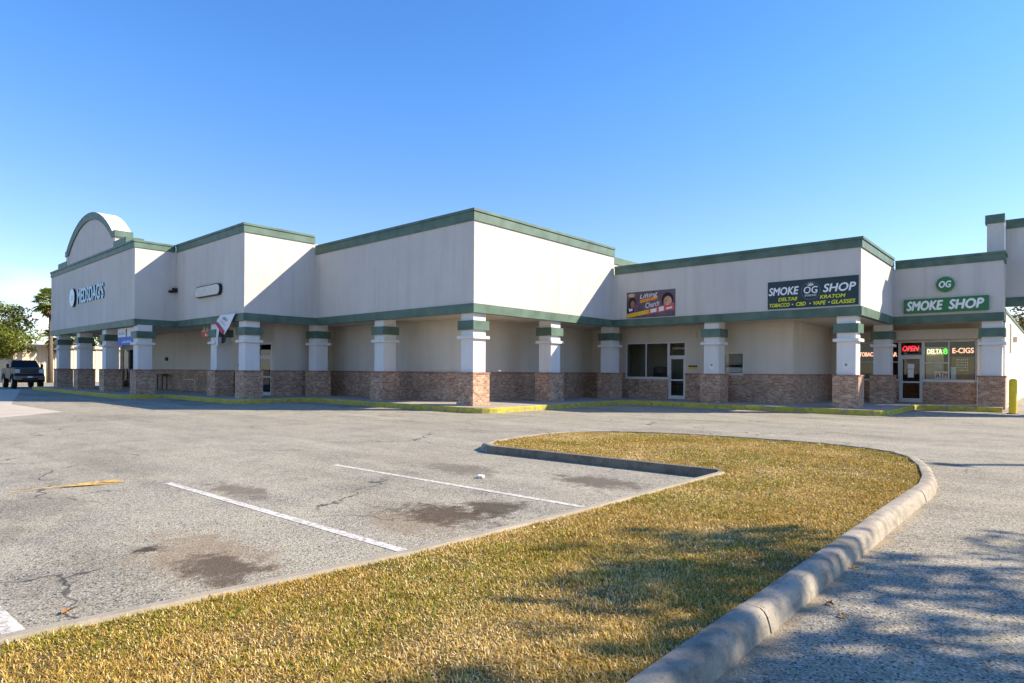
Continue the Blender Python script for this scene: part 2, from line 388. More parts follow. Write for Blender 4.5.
def empty(name, loc=(0, 0, 0), rz=0.0):
    o = bpy.data.objects.new(name, None); C.objects.link(o); o.location = loc; o.rotation_euler = (0, 0, rz)
    o.empty_display_size = 0.3
    return o

def copy_tree(o, parent=None):
    c = o.copy(); C.objects.link(c); c.parent = parent
    for ch in list(o.children): copy_tree(ch, c)
    return c

def text(name, body, m, parent, x, y, z, width=None, height=None, shear=0.0, bold=0.0, depth=0.004, align='CENTER', tilt=0.0):
    """lettering facing -y: its left (or centre) at x, baseline middle at z; scaled to width and height"""
    cu = bpy.data.curves.new(name, 'FONT'); cu.body = body; cu.size = 1.0; cu.shear = shear
    cu.extrude = 0.5; cu.resolution_u = 3
    t = bpy.data.objects.new(name, cu); C.objects.link(t)
    bpy.context.view_layer.update()
    me = bpy.data.meshes.new_from_object(t.evaluated_get(bpy.context.evaluated_depsgraph_get()))
    bpy.data.objects.remove(t); bpy.data.curves.remove(cu)
    n = len(me.vertices); a = np.zeros(n * 3); me.vertices.foreach_get('co', a); a = a.reshape(-1, 3)
    mn, mxx = a.min(0), a.max(0); sz = mxx - mn
    sx = width / sz[0] if width else height / sz[1]
    sz_ = height / sz[1] if height else sx
    X = (a[:, 0] - (mn[0] + mxx[0]) / 2) * sx
    Z = (a[:, 1] - (mn[1] + mxx[1]) / 2) * sz_
    if align == 'LEFT': X += width / 2
    ct, st = math.cos(tilt), math.sin(tilt)
    co = np.stack([x + X * ct - Z * st, y - (a[:, 2] + 0.5) * depth, z + X * st + Z * ct], 1)
    if bold:                                    # heavier strokes: five slightly shifted layers, each a hair behind the last
        faces = [tuple(p.vertices) for p in me.polygons]; bw_ = bold * sz_ * .75; V_, F_ = [], []
        for q, (dx, dz) in enumerate(((0, 0), (bw_, 0), (-bw_, 0), (0, bw_), (0, -bw_))):
            V_ += [tuple(p) for p in co + np.array([dx, q * .0007, dz])]; F_ += [tuple(i + q * n for i in f) for f in faces]
        bpy.data.meshes.remove(me); me = bpy.data.meshes.new(name); me.from_pydata(V_, [], F_)
    else: me.vertices.foreach_set('co', co.ravel())
    me.update(); me.materials.clear(); me.materials.append(m)
    o = bpy.data.objects.new(name, me); C.objects.link(o); me.name = name
    if parent: o.parent = parent
    return o

def marks(name, m, parent, x, y, z, w_, h_, seed=1, tilt=0.0, n=6):
    """a row of unreadable print: uneven upright strokes facing -y"""
    q = random.Random(seed); b_ = MB(); ct, st = math.cos(tilt), math.sin(tilt); u = -w_ / 2; step = w_ / n
    for k in range(n):
        ww, hh = step * q.uniform(.45, .8), h_ * q.uniform(.65, 1.0)
        p = [(u, -h_ / 2), (u + ww, -h_ / 2), (u + ww, -h_ / 2 + hh * q.uniform(.5, 1)), (u + ww * .4, -h_ / 2 + hh)]
        b_.add([(x + a * ct - c_ * st, y, z + a * st + c_ * ct) for a, c_ in p], [(0, 1, 2, 3)]); u += step
    return b_.build(name, m, parent)

def wall_v(mb, u0, u1, v0, v1, z0, z1, holes=()):
    """wall slab in plane v with rectangular holes (u0,u1,z0,z1)"""
    us = sorted({u0, u1, *[h[0] for h in holes], *[h[1] for h in holes]}); us = [u for u in us if u0 <= u <= u1]
    for a, b in zip(us, us[1:]):
        mid = (a + b) / 2
        hz = sorted([(h[2], h[3]) for h in holes if h[0] <= mid <= h[1]])
        z = z0
        for h0, h1 in hz:
            if h0 > z + 1e-4: mb.box(a, b, v0, v1, z, h0)
            z = max(z, h1)
        if z < z1 - 1e-4: mb.box(a, b, v0, v1, z, z1)

# ------------------------------------------------------------------ ground
gm = MB(); S = 2500
gm.sheet([(-S, -S), (S, -S), (S, S), (-S, S)], 0.0)
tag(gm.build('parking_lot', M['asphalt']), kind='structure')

# sidewalk in front of and under the canopies
def rounded(path, rad):
    out = [path[0]]
    for i in range(1, len(path) - 1):
        p0, p, p1 = (Vector(q) for q in path[i - 1:i + 2])
        r = rad[i] if isinstance(rad, (list, tuple)) else rad
        if r <= 0: out.append(tuple(p)); continue
        a = p + (p0 - p).normalized() * r; b = p + (p1 - p).normalized() * r
        for k in range(7):
            t = k / 6; out.append(tuple(a * (1 - t) ** 2 + p * 2 * t * (1 - t) + b * t * t))
    out.append(path[-1]); return out

kpath = [(-59.4, 11.15), (-38.1, 11.15), (-38.1, 13.3), (-29.45, 13.3), (-29.45, 17.2), (-16.75, 17.2), (-16.75, 27.9), (-5.05, 27.9), (-5.05, 34.75), (-1.85, 34.75)]
kr = [0, 0.9, 0.5, 1.0, 0.6, 1.3, 0.9, 1.0, 0.3, 0]
kp = rounded(kpath, kr)
def offset(path, d):                            # shift to the left of the travel direction
    out = []
    for i, p in enumerate(path):
        a = Vector(path[max(i - 1, 0)]); b = Vector(path[min(i + 1, len(path) - 1)])
        t = (b - a).normalized(); out.append((p[0] - t.y * d, p[1] + t.x * d))
    return out
kin = rounded([(x - (0.16 if 0 < i < len(kpath) - 1 else 0), y + 0.16) for i, (x, y) in enumerate(kpath)], kr)
from mathutils.geometry import tessellate_polygon
def flat(name, poly_, z, m):
    tri = tessellate_polygon([[Vector((x, y, 0)) for x, y in poly_]])
    up = []
    for t_ in tri:
        p = [Vector((*poly_[i], 0)) for i in t_]
        up.append(tuple(t_) if (p[1] - p[0]).cross(p[2] - p[0]).z > 0 else tuple(reversed(t_)))
    return MB().add([(x, y, z) for x, y in poly_], up).build(name, m)
tag(flat('sidewalk', kin + [(-1.85, 45.0), (-59.4, 45.0)], 0.219, M['walk']), kind='structure')

def sweep(mb, path, prof):
    """prof = list of (inward offset, z); open strip swept along the path, with end caps"""
    rows = [offset(path, d) for d, z in prof]
    o = len(mb.v); n = len(path); k = len(prof)
    for j in range(k):
        for i in range(n): mb.v.append((rows[j][i][0], rows[j][i][1], prof[j][1]))
    for j in range(k - 1):
        for i in range(n - 1):
            mb.f.append((o + j * n + i, o + j * n + i + 1, o + (j + 1) * n + i + 1, o + (j + 1) * n + i))
    mb.f.append(tuple(o + j * n for j in range(k))); mb.f.append(tuple(o + j * n + n - 1 for j in range(k - 1, -1, -1)))

def resample(path, step):
    out = [path[0]]
    for a, b in zip(path, path[1:]):
        d = math.dist(a, b); k = max(1, int(d / step))
        for i in range(1, k + 1): out.append((a[0] + (b[0] - a[0]) * i / k, a[1] + (b[1] - a[1]) * i / k))
    return out
kd = resample(kp, 0.5)
# painted stretches with bare gaps between (joints and the ramp), each stretch a run of kerb
kprof = [(0.0, -0.02), (0.006, 0.17), (0.035, 0.222), (0.13, 0.222), (0.16, 0.215), (0.162, 0.1)]
ky = MB()
acc = []; i = 0; seglens = [12, 7, 9, 6, 11, 8]
si = 0
while i < len(kd) - 1:
    j = min(i + seglens[si % 6], len(kd) - 1); si += 1
    run = [tuple(p) for p in kd[i:j + 1]]
    if len(run) > 1:
        a = Vector(run[0]); b = Vector(run[1]); run[0] = tuple(a + (b - a) * 0.02)
        sweep(ky, run, kprof)
    i = j
tag(ky.build('yellow_kerb', M['yellow'], smooth=False), kind='structure')

# the grass island: soil, blades and the rounded kerb round it
left = [(-5.45, -2.2), (-4.78, 0.25), (-4.66, 0.75), (-4.28, 3.4), (-4.13, 6.0), (-4.03, 9.5)]
tipside = [(-4.3, 9.27), (-8.85, 9.22)]
far = [(-9.25, 9.45), (-9.55, 10.0), (-9.75, 11.2), (-9.7, 12.5), (-9.25, 13.5), (-8.4, 14.25), (-7.0, 14.8), (-5.4, 15.05), (-3.9, 15.05), (-2.95, 14.8), (-2.35, 14.4),
       (-1.92, 13.7), (-1.58, 12.5), (-1.36, 11.3), (-1.28, 10.4), (-1.3, 9.3)]
right = [(-1.36, 6.0), (-1.4, 3.2), (-1.44, 0), (-1.46, -2.5)]
# outer kerb travels clockwise (inside on the right): reverse it so inside lies on the left
outer = list(reversed(right)) + list(reversed(far)) + [(-8.85, 9.24)]
outer = resample(outer, 0.22)
kprof2 = [(0.0, -0.02), (0.012, 0.045), (0.030, 0.10), (0.050, 0.131), (0.075, 0.147), (0.11, 0.152), (0.17, 0.152), (0.20, 0.146), (0.21, 0.05)]
km = MB(); i = 0; lens = [20, 9, 14, 11, 13, 14]; si = 0
while i < len(outer) - 1:
    j = min(i + lens[si % len(lens)], len(outer) - 1); si += 1
    run = [tuple(p) for p in outer[i:j + 1]]
    a = Vector(run[0]); b = Vector(run[1]); run[0] = tuple(a + (b - a) * 0.03)
    wob = rng.uniform(-.008, .008); run = [(x + wob, y) for x, y in run]
    sweep(km, run, kprof2); i = j
ko = km.build('island_kerb', M['kerbstain'], smooth=True); ko.data.set_sharp_from_angle(angle=R(35)); tag(ko, kind='structure')
km = MB()
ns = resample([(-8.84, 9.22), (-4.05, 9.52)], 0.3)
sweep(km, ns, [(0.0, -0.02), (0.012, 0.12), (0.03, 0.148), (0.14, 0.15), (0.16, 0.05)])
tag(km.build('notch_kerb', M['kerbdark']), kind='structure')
km = MB()
ls = resample(list(reversed([(x, y) for x, y in left])), 0.3)
sweep(km, ls, [(0.0, -0.02), (0.01, 0.115), (0.03, 0.135), (0.11, 0.138), (0.13, 0.05)])
tag(km.build('stall_kerb', M['kerbpale'], smooth=False), kind='structure')

inner_right = offset(list(reversed(right)) + list(reversed(far)), 0.16)
soil_poly = inner_right + [(-8.8, 9.34), (-3.95, 9.62)] + [(x + 0.14, y) for x, y in reversed(left)]
tag(flat('island_soil', soil_poly, 0.112, M['soil']), kind='structure')

def inside(px, py, poly):
    r = np.zeros(len(px), bool); n = len(poly)
    for i in range(n):
        x0, y0 = poly[i]; x1, y1 = poly[(i + 1) % n]
        c = ((y0 > py) != (y1 > py)) & (px < (x1 - x0) * (py - y0) / (y1 - y0 + 1e-12) + x0)
        r ^= c
    return r

def blades():
    g = np.random.default_rng(3)
    P = []
    for (x0, x1, y0, y1, dens) in ((-5.3, -1.2, -0.5, 2.5, 14000), (-5.3, -1.2, 2.5, 5.0, 14000), (-5.3, -1.2, 5.0, 9.4, 8000), (-10, -1.2, 9.4, 15.2, 3600)):
        n = int((x1 - x0) * (y1 - y0) * dens)
        x = g.uniform(x0, x1, n); y = g.uniform(y0, y1, n)
        k = inside(x, y, soil_poly); P.append(np.stack([x[k], y[k]], 1))
    P = np.concatenate(P); n = len(P)
    # smooth value noise for clumps
    def vn(p, s, seed):
        h = np.random.default_rng(seed).random((64, 64)); q = p * s; i = np.floor(q).astype(int); f = q - i; f = f * f * (3 - 2 * f)
        H = lambda a, b: h[a % 64, b % 64]
        return ((H(i[:, 0], i[:, 1]) * (1 - f[:, 0]) + H(i[:, 0] + 1, i[:, 1]) * f[:, 0]) * (1 - f[:, 1])
                + (H(i[:, 0], i[:, 1] + 1) * (1 - f[:, 0]) + H(i[:, 0] + 1, i[:, 1] + 1) * f[:, 0]) * f[:, 1])
    clump = 0.5 * vn(P, 0.9, 1) + 0.3 * vn(P, 2.7, 2) + 0.2 * vn(P, 8, 3)
    bare = vn(P, 1.7, 11) * .6 + vn(P, 5.5, 12) * .4
    keep = g.random(len(P)) < np.clip((bare - .15) * 4.5, .45, 1)
    P, clump = P[keep], clump[keep]; n = len(P)
    dist = np.hypot(P[:, 0], P[:, 1])
    ln = g.uniform(0.016, 0.042, n) * (0.55 + 0.95 * vn(P, 6, 5) ** 1.3) * np.where(g.random(n) < .03, 1.6, 1.0)
    wd = g.uniform(0.0018, 0.0038, n) * np.clip(dist / 4.5, 1.0, 2.2)
    az = g.uniform(0, 2 * np.pi, n); lean = g.uniform(0.25, 1.35, n)
    d = np.stack([np.cos(az) * np.sin(lean), np.sin(az) * np.sin(lean), np.cos(lean)], 1)
    s = np.stack([-np.sin(az + g.normal(0, .6, n)), np.cos(az), np.zeros(n)], 1) * wd[:, None]
    base = np.concatenate([P, np.full((n, 1), 0.113)], 1)
    mid = base + d * ln[:, None] * 0.55
    d2 = d.copy(); d2[:, 2] -= g.uniform(0.15, 0.75, n); tip = mid + d2 * ln[:, None] * 0.5
    tip[:, 2] = np.maximum(tip[:, 2], 0.118)
    V = np.stack([base - s, base + s, mid + s * .85, mid - s * .85, tip], 1).reshape(-1, 3)
    idx = np.arange(n) * 5
    loops = np.stack([idx, idx + 1, idx + 2, idx + 3, idx + 3, idx + 2, idx + 4], 1).ravel()
    st = np.stack([np.arange(n) * 7, np.arange(n) * 7 + 4], 1).ravel()
    me = bpy.data.meshes.new('dormant_grass')
    me.vertices.add(n * 5); me.vertices.foreach_set('co', V.ravel())
    me.loops.add(n * 7); me.loops.foreach_set('vertex_index', loops.astype(np.int32))
    me.polygons.add(n * 2); me.polygons.foreach_set('loop_start', st.astype(np.int32))
    me.update(calc_edges=True)
    # most blades straw, greener in patches
    pg = np.clip((clump - 0.44) * 3.2, 0.14, 0.8)
    green = g.random(n) < pg * 0.52
    t = np.where(green, g.uniform(0.0, 0.36, n), np.clip(g.normal(0.58, 0.25, n) + (vn(P, 1.2, 14) - .5) * .35, 0.36, 1))
    a = me.attributes.new('tint', 'FLOAT', 'POINT'); a.data.foreach_set('value', np.repeat(t, 5).astype(np.float32))
    me.materials.append(M['grass'])
    o = bpy.data.objects.new('dormant_grass', me); C.objects.link(o)
    return tag(o, 'straw coloured dormant grass with green tufts covering the kerbed island', 'grass', kind='stuff')
blades()

# painted stall lines, flat sheets just over the asphalt
def strip(name, a, b, w_, m, z=0.004):
    a, b = Vector(a), Vector(b); t = (b - a).normalized(); nrm = Vector((-t.y, t.x)) * w_ / 2
    return tag(MB().sheet([tuple(a - nrm), tuple(b - nrm), tuple(b + nrm), tuple(a + nrm)], z).build(name, m), kind='structure')
strip('parking_line', (-9.89, 3.48), (-4.45, 3.68), 0.11, M['line'])
strip('parking_line', (-9.64, 6.16), (-4.3, 6.40), 0.10, M['line'])
strip('parking_line', (-9.9, 0.62), (-4.7, 0.87), 0.12, M['line'])
strip('parking_line', (-2.2, 17.5), (-1.0, 22.5), 0.12, M['yfaint'])
tag(MB().sheet([(-60, 9.2), (-36.5, 3.9), (-26.6, 4.15), (-28.6, 6.35), (-36, 6.0), (-60, 10.6)], 0.004).build('concrete_paving', M['pale']), kind='structure')

# ------------------------------------------------------------------ the shopping plaza
uAl, uA, uB, uC, uD, uE = -57.96, -39.30, -30.52, -18.25, -6.20, -1.90
vA, vB, vC, vD, vE = 12.04, 14.24, 18.19, 28.95, 35.60
ZB, ZBT, ZR, ZS = 4.13, 4.51, 1.63, 0.222
plaza = empty('shopping_plaza', (-30, 22, 0))
tag(plaza, 'long cream stucco shopping plaza with green trim and brick based columns, stepping back in sections', 'building')
plaza.location = (0, 0, 0)
T = 0.42
secs = [(uAl, uA, vA, vB, 9.0, 0.42), (uA, uB, vB, vC, 9.02, 0.46), (uB, uC, vC, vD + .03, 8.46, 0.50), (uC, uD, vD, vE, 7.41, 0.44), (uD, uE, vE, 37.0, 7.28, 0.42)]
for u0, u1, v0, v1, top, cap in secs:
    f = MB()
    f.box(u0, u1, v0, v0 + T, ZB + 0.03, top - cap)
    f.box(u1 - T, u1, v0 + T, v1 + (T if v1 < 37 and u1 != uC else 0), ZB + 0.03, top - cap)
    f.build('fascia_wall', M['stucco'], plaza)
    c = MB()
    e1, e2 = 0.055, 0.10
    for e, z0, z1 in ((e1, top - cap, top - 0.11), (e2, top - 0.11, top)):
        vend = v1 - e if v1 < 37 and u1 != uC else v1
        c.prism([(u0 + (0 if u0 == uAl else e2 + .003), v0 - e), (u1 + e, v0 - e), (u1 + e, vend), (u1 - T - .02, vend), (u1 - T - .02, v0 + T + .02), (u0 + (0 if u0 == uAl else e2 + .003), v0 + T + .02)], z0, z1)
    c.build('cap_trim', M['green'], plaza)
    b = MB(); e = 0.045
    u0b = u0 if u0 == uAl else u0 + e
    vend = min(v1, 37) - (e if v1 < 37 and u1 != uC else 0)
    if u1 == uC: vend = vD - e
    b.prism([(u0b, v0 - e), (u1 + e, v0 - e), (u1 + e, vend), (u1 - .2, vend), (u1 - .2, v0 + .2), (u0b, v0 + .2)], ZB, ZBT)
    b.build('fascia_band', M['green'], plaza)
# lower parapet running back behind the middle section, and roof decks
MB().box(uC - 0.6, uC - 0.12, 29.0, 48, 4.5, 7.62).build('rear_parapet', M['stucco'], plaza)
MB().box(uC - 0.66, uC - 0.06, 29.0, 48, 7.62, 8.0).build('cap_trim', M['green'], plaza)
MB().box(uAl, uAl + T, vA + T, 44, ZB + .03, 8.58).build('fascia_wall', M['stucco'], plaza)
rf = MB()
for u0, u1, v0, top in ((uAl + .5, uA - .5, vA + .5, 6.8), (uA - .5, uB - .5, vB + .5, 6.8), (uB - .5, uC - .7, vC + .5, 6.6), (uC - .1, uD - .5, vD + .5, 5.9), (uD - .5, uE - .5, vE + .5, 5.8)):
    rf.box(u0, u1, v0, 45, top - .25, top)
rf.build('roof_deck', M['steel'], plaza)
# soffit of the walkway
sf = MB()
for u0, u1, v0, v1 in ((uAl + .03, uA - .21, vA + .21, 17.2), (uA - .21, uB - .21, vB + .21, 17.2), (-42, uB - .21, 17.2, 21), (uB - .21, uC - .21, vC + .21, 21), (-21.6, uC - .21, 21, 31.6),
                       (uC - .21, uD - .21, vD + .21, 31.6), (-10, uD - .21, 31.6, 38), (uD - .21, uE - .1, vE + .21, 38)):
    sf.box(u0, u1, v0, v1, ZB + 0.045, ZB + 0.10)
sf.build('soffit', M['soffit'], plaza)

# back walls of the walkway
holesAB = [(-57.3, -51.6, 0.7, 3.2), (-34.05, -32.42, ZS, 3.2)]
holesD = [(-18.64, -15.98, 1.36, 3.32), (-15.97, -14.96, ZS, 3.32), (-12.9, -11.84, 1.62, 2.70)]
holesE = [(-8.15, -6.24, 1.36, 3.36), (-6.23, -5.2, ZS, 3.36), (-5.19, -3.0, 1.36, 3.36)]
walls = [(-57.9, -32.15, 16.7, holesAB), (-32.15, -20.95, 20.3, []), (-21.05, -9.5, 30.95, holesD), (-9.5, uE - .02, 37.6, holesE)]
for i, (u0, u1, v, hs) in enumerate(walls):
    mb = MB(); wall_v(mb, u0, u1, v, v + 0.22, ZS - .2, ZB + 0.05, hs); mb.build('back_wall', M['backwall'], plaza)
    us = [u0 + 0.06]
    for h in sorted(hs):
        if h[2] < 1: us += [h[0], h[1]]
    us.append(u1 if i < 3 else u1 - .96)
    for k in range(0, len(us), 2):
        if us[k + 1] - us[k] < .05: continue
        hh = [h for h in hs if h[2] >= 1 and us[k] <= h[0] < us[k + 1]]
        bw = MB(); wall_v(bw, us[k], us[k + 1], v - 0.06, v - 0.001, ZS - .2, ZR - .07, hh); bw.build('brick_wainscot', M['brick'], plaza)
    us = [u0 + 0.06]
    for h in sorted(hs):
        if h[2] < ZR: us += [h[0], h[1]]
    us.append(u1 if i < 3 else u1 - .96)
    for k in range(0, len(us), 2):
        if us[k + 1] - us[k] > .05: MB().box(us[k], us[k + 1], v - 0.085, v - 0.001, ZR - .07, ZR).build('brick_cap', M['brickcap'], plaza)
for u, v0, v1 in ((-32.15, 16.92, 20.3), (-20.95, 20.52, 30.95), (-9.5, 31.17, 37.6)):
    MB().box(u - 0.22, u, v0, v1, ZS - .2, ZB + .05).build('back_wall', M['backwall'], plaza)
    MB().box(u + .001, u + 0.06, v0 - .28, v1 - .06, ZS - .2, ZR - .07).build('brick_wainscot', M['brick'], plaza)
    MB().box(u + .001, u + 0.085, v0 - .305, v1 - .085, ZR - .07, ZR).build('brick_cap', M['brickcap'], plaza)
# sun-facing end wall beyond the passage
MB().box(-2.35, -1.96, 37.62, 66, 0, 4.72).build('end_wall', M['backwall'], plaza)
MB().box(-2.40, -1.91, 37.62, 66, 4.72, 4.86).build('wall_coping', M['green'], plaza)

# control joints in the stucco
for u, v in ((-25.04, vC), (-12.81, vD)):
    MB().box(u - .012, u + .012, v - .004, v + .01, ZBT, 6.97 if v == vD else 7.95).build('control_joint', M['backwall'], plaza)
MB().box(uC - .01, uC + .004, 24.06, 24.085, ZBT, 7.95).build('control_joint', M['backwall'], plaza)

# arched pediment over the left section
cu, hw = -48.55, 5.25
zc, rise = 10.05, 1.93
Rr = (hw * hw + rise * rise) / (2 * rise)
def arc(off, a0=-1, a1=1, n=24):
    r = Rr + off; c = zc + rise - Rr
    th = math.asin(min(1, hw / Rr))
    return [(cu + r * math.sin(th * (a0 + (a1 - a0) * i / n)), c + r * math.cos(th * (a0 + (a1 - a0) * i / n))) for i in range(n + 1)]
outer_a, inner_a = arc(0.0), arc(-0.46)
ped = MB()
prof = [(cu - hw + .1, 8.4)] + [(cu + hw - .1, 8.4)] + list(reversed([(x, z) for x, z in inner_a]))
ped.prismv(prof, vA + .10, vA + .98)
ped.build('pediment_wall', M['stucco'], plaza)
pc = MB()
for i in range(24):
    pc.prismv([inner_a[i], inner_a[i + 1], outer_a[i + 1], outer_a[i]], vA + .02, vA + 1.0)
pc.build('pediment_arch', M['green'], plaza)
MB().add([(x, y, z + .004) for x, z in outer_a for y in (vA - .02, vA + 1.05)], [(2 * i, 2 * i + 1, 2 * i + 3, 2 * i + 2)[::-1] for i in range(24)]).build('arch_flashing', M['white'], plaza)
for s in (-1, 1):
    st = MB()
    a, b = sorted((cu + s * (hw - .35), cu + s * (hw + 0.22)))
    st.box(a, b, vA + .06, vA + .96, 9.0, 9.72); st.box(cu + s * (hw + 1.0) - 1.25, cu + s * (hw + 1.0) + 1.25, vA + .14, vA + .9, 8.7, 9.02)
    st.build('pediment_step_wall', M['stucco'], plaza)
    sg = MB()
    a, b = sorted((cu + s * (hw - .3), cu + s * (hw + 0.35)))
    sg.box(a, b, vA + .01, vA + 1.02, 9.72, 10.1)
    a, b = sorted((cu + s * (hw + .05), cu + s * (hw + 2.35)))
    sg.box(a, b, vA + .03, vA + 1.0, 9.02, 9.42)
    sg.build('pediment_step', M['green'], plaza)

# tall pilaster and portal beam over the passage at the right end
pl = MB(); pl.box(-2.60, -1.97, 37.1, 37.6, 6.0, 8.86); pl.build('pilaster', M['stucco'], plaza)
MB().box(-2.67, -1.93, 37.03, 37.615, 8.86, 9.27).build('cap_trim', M['green'], plaza)
pb = MB(); pb.box(-1.95, 5.5, 37.62, 38.3, 4.95, 8.62); pb.box(4.4, 5.5, 37.62, 38.7, 0, 4.95); pb.build('portal_beam', M['stucco'], plaza)
MB().box(-1.925, 5.6, 37.55, 38.35, 8.62, 9.04).build('cap_trim', M['green'], plaza)
MB().box(-1.90, 5.5, 37.57, 37.618, 4.9, 5.34).build('fascia_band', M['green'], plaza)
MB().box(-1.955, -1.90, 37.1, 37.16, 0.2, 8.86).build('sunlit_edge_strip', M['white'], plaza)  # white strip standing in for the sunlit sliver of the end corner

# one column, copied along the front
def make_column():
    o = empty('column'); o.parent = plaza
    b = MB(); b.box(0, 1, 0, 1, 0.10, ZR - .075); b.build('brick_base', M['brick'], o)
    MB().box(-.025, 1.025, -.025, 1.025, ZR - .075, ZR).build('base_cap', M['brickcap'], o)
    MB().box(.13, .87, .13, .87, ZR, ZB + .04).build('shaft', M['column'], o)
    t = MB(); t.box(.0, 1.0, .0, 1.0, 3.04, 3.175); t.build('collar_moulding', M['column'], o, bevel=.012)
    MB().box(.02, .98, .02, .98, 3.42, 3.81).build('green_collar', M['green'], o)
    return o
cols = [(-57.05, vA), (-51.62, vA), (-45.82, vA), (-40.02, vA), (-58.9, 13.95), (-57.9, 15.3), (-34.85, vB), (-31.5, vB), (-31.52, vC), (-25.41, vC), (-19.26, vC),
        (-19.26, 23.48), (-19.26, 28.95), (-13.23, vD), (-7.27, vD), (-7.2, vE), (-2.8, vE)]
col0 = make_column()
for i, (u, v) in enumerate(cols):
    o = col0 if i == 0 else copy_tree(col0, plaza)
    o.location = (u, v + .0, 0)

# glazing: frames, panes, doors
def pane_v(u0, u1, v, z0, z1):
    return MB().add([(u0, v, z0), (u1, v, z0), (u1, v, z1), (u0, v, z1)], [(0, 1, 2, 3)])
def window(u0, u1, v, z0, z1, mull=(), trans=(), fw=.055):
    o = MB(); y0, y1 = v - .03, v + .06
    o.box(u0, u0 + fw, y0, y1, z0, z1); o.box(u1 - fw, u1, y0, y1, z0, z1)
    o.box(u0 + fw, u1 - fw, y0, y1, z0, z0 + fw); o.box(u0 + fw, u1 - fw, y0, y1, z1 - fw, z1)
    for m_ in mull: o.box(m_ - fw / 2, m_ + fw / 2, y0, y1, z0 + fw, z1 - fw)
    for a, b, z in trans: o.box(a, b, y0 + .004, y1 - .004, z - fw / 2, z + fw / 2)
    f = o.build('window', M['alu'], plaza)
    pane_v(u0 + fw, u1 - fw, v + .018, z0 + fw, z1 - fw).build('pane', M['glass'], f)
    MB().box(u0 - .04, u1 + .04, v - .11, v - .031, z0 - .07, z0 - .002).build('sill', M['alu'], f)
    return f
def door(u0, u1, v, zd, zt, fw=.06, paneled=False):
    o = MB(); y0, y1 = v - .03, v + .06
    o.box(u0, u0 + fw, y0, y1, ZS, zt); o.box(u1 - fw, u1, y0, y1, ZS, zt)
    o.box(u0 + fw, u1 - fw, y0, y1, zd, zd + .09); o.box(u0 + fw, u1 - fw, y0, y1, zt - fw, zt)
    f = o.build('door', M['alu'], plaza)
    a, b = u0 + fw + .006, u1 - fw - .006; s = MB(); sw = .075
    s.box(a, a + sw, v - .012, v + .03, ZS + .01, zd - .006); s.box(b - sw, b, v - .012, v + .03, ZS + .01, zd - .006)
    s.box(a + sw, b - sw, v - .012, v + .03, ZS + .01, ZS + .2); s.box(a + sw, b - sw, v - .012, v + .03, zd - .1, zd - .006); s.box(a + sw, b - sw, v - .012, v + .03, 1.22, 1.30)
    s.build('leaf_frame', M['alu'], f)
    pane_v(a + sw, b - sw, v + .008, ZS + .2, zd - .1).build('pane', M['glass'], f)
    pane_v(u0 + fw, u1 - fw, v + .018, zd + .09, zt - fw).build('transom_pane', M['glass'], f)
    MB().tube([(a + .04, v - .03, 1.15), (a + .04, v - .075, 1.17), (a + .04, v - .075, 1.43), (a + .04, v - .03, 1.45)], .012, 6).build('handle', M['steel'], f)
    return f
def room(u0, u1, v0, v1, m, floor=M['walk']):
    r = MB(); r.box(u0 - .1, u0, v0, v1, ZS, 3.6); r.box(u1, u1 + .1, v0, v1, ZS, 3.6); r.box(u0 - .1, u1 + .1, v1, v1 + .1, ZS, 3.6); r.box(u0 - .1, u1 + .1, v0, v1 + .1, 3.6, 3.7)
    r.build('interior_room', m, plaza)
window(-18.64, -15.98, 30.98, 1.36, 3.32, (-17.35,))
door(-15.97, -14.96, 30.98, 2.50, 3.32)
sw = window(-12.9, -11.84, 30.98, 1.62, 2.70)
bl_ = MB()
for k in range(9): bl_.box(-12.84, -11.9, 31.05, 31.075, 2.10 + k * .062, 2.145 + k * .062)
bl_.build('blind', M['backwall'], sw)
MB().box(-12.84, -11.9, 31.10, 31.12, 1.7, 1.95).build('shelf_board', M['paper'], sw)
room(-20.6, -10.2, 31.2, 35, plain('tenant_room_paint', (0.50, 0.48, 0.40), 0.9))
window(-8.15, -6.24, 37.63, 1.36, 3.36, (), ((-8.1, -6.3, 2.3),))
door(-6.23, -5.2, 37.63, 2.56, 3.36)
window(-5.19, -3.0, 37.63, 1.36, 3.36, (-4.12,), ((-5.13, -4.15, 2.25), (-5.13, -4.15, 3.02)))
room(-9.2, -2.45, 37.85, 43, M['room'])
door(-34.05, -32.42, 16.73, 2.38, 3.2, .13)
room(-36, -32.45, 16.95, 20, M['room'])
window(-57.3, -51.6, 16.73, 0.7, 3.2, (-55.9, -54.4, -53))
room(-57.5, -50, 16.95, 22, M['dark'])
# roll-up shutter box over the right storefront, and its guide rail
sh = MB(); sh.box(-8.3, -2.92, 37.1, 37.595, 3.42, 3.93); sh.build('shutter_box', M['backwall'], plaza, bevel=.03)
MB().box(-2.97, -2.86, 37.42, 37.595, ZS, 3.42).build('shutter_rail', M['alu'], plaza)

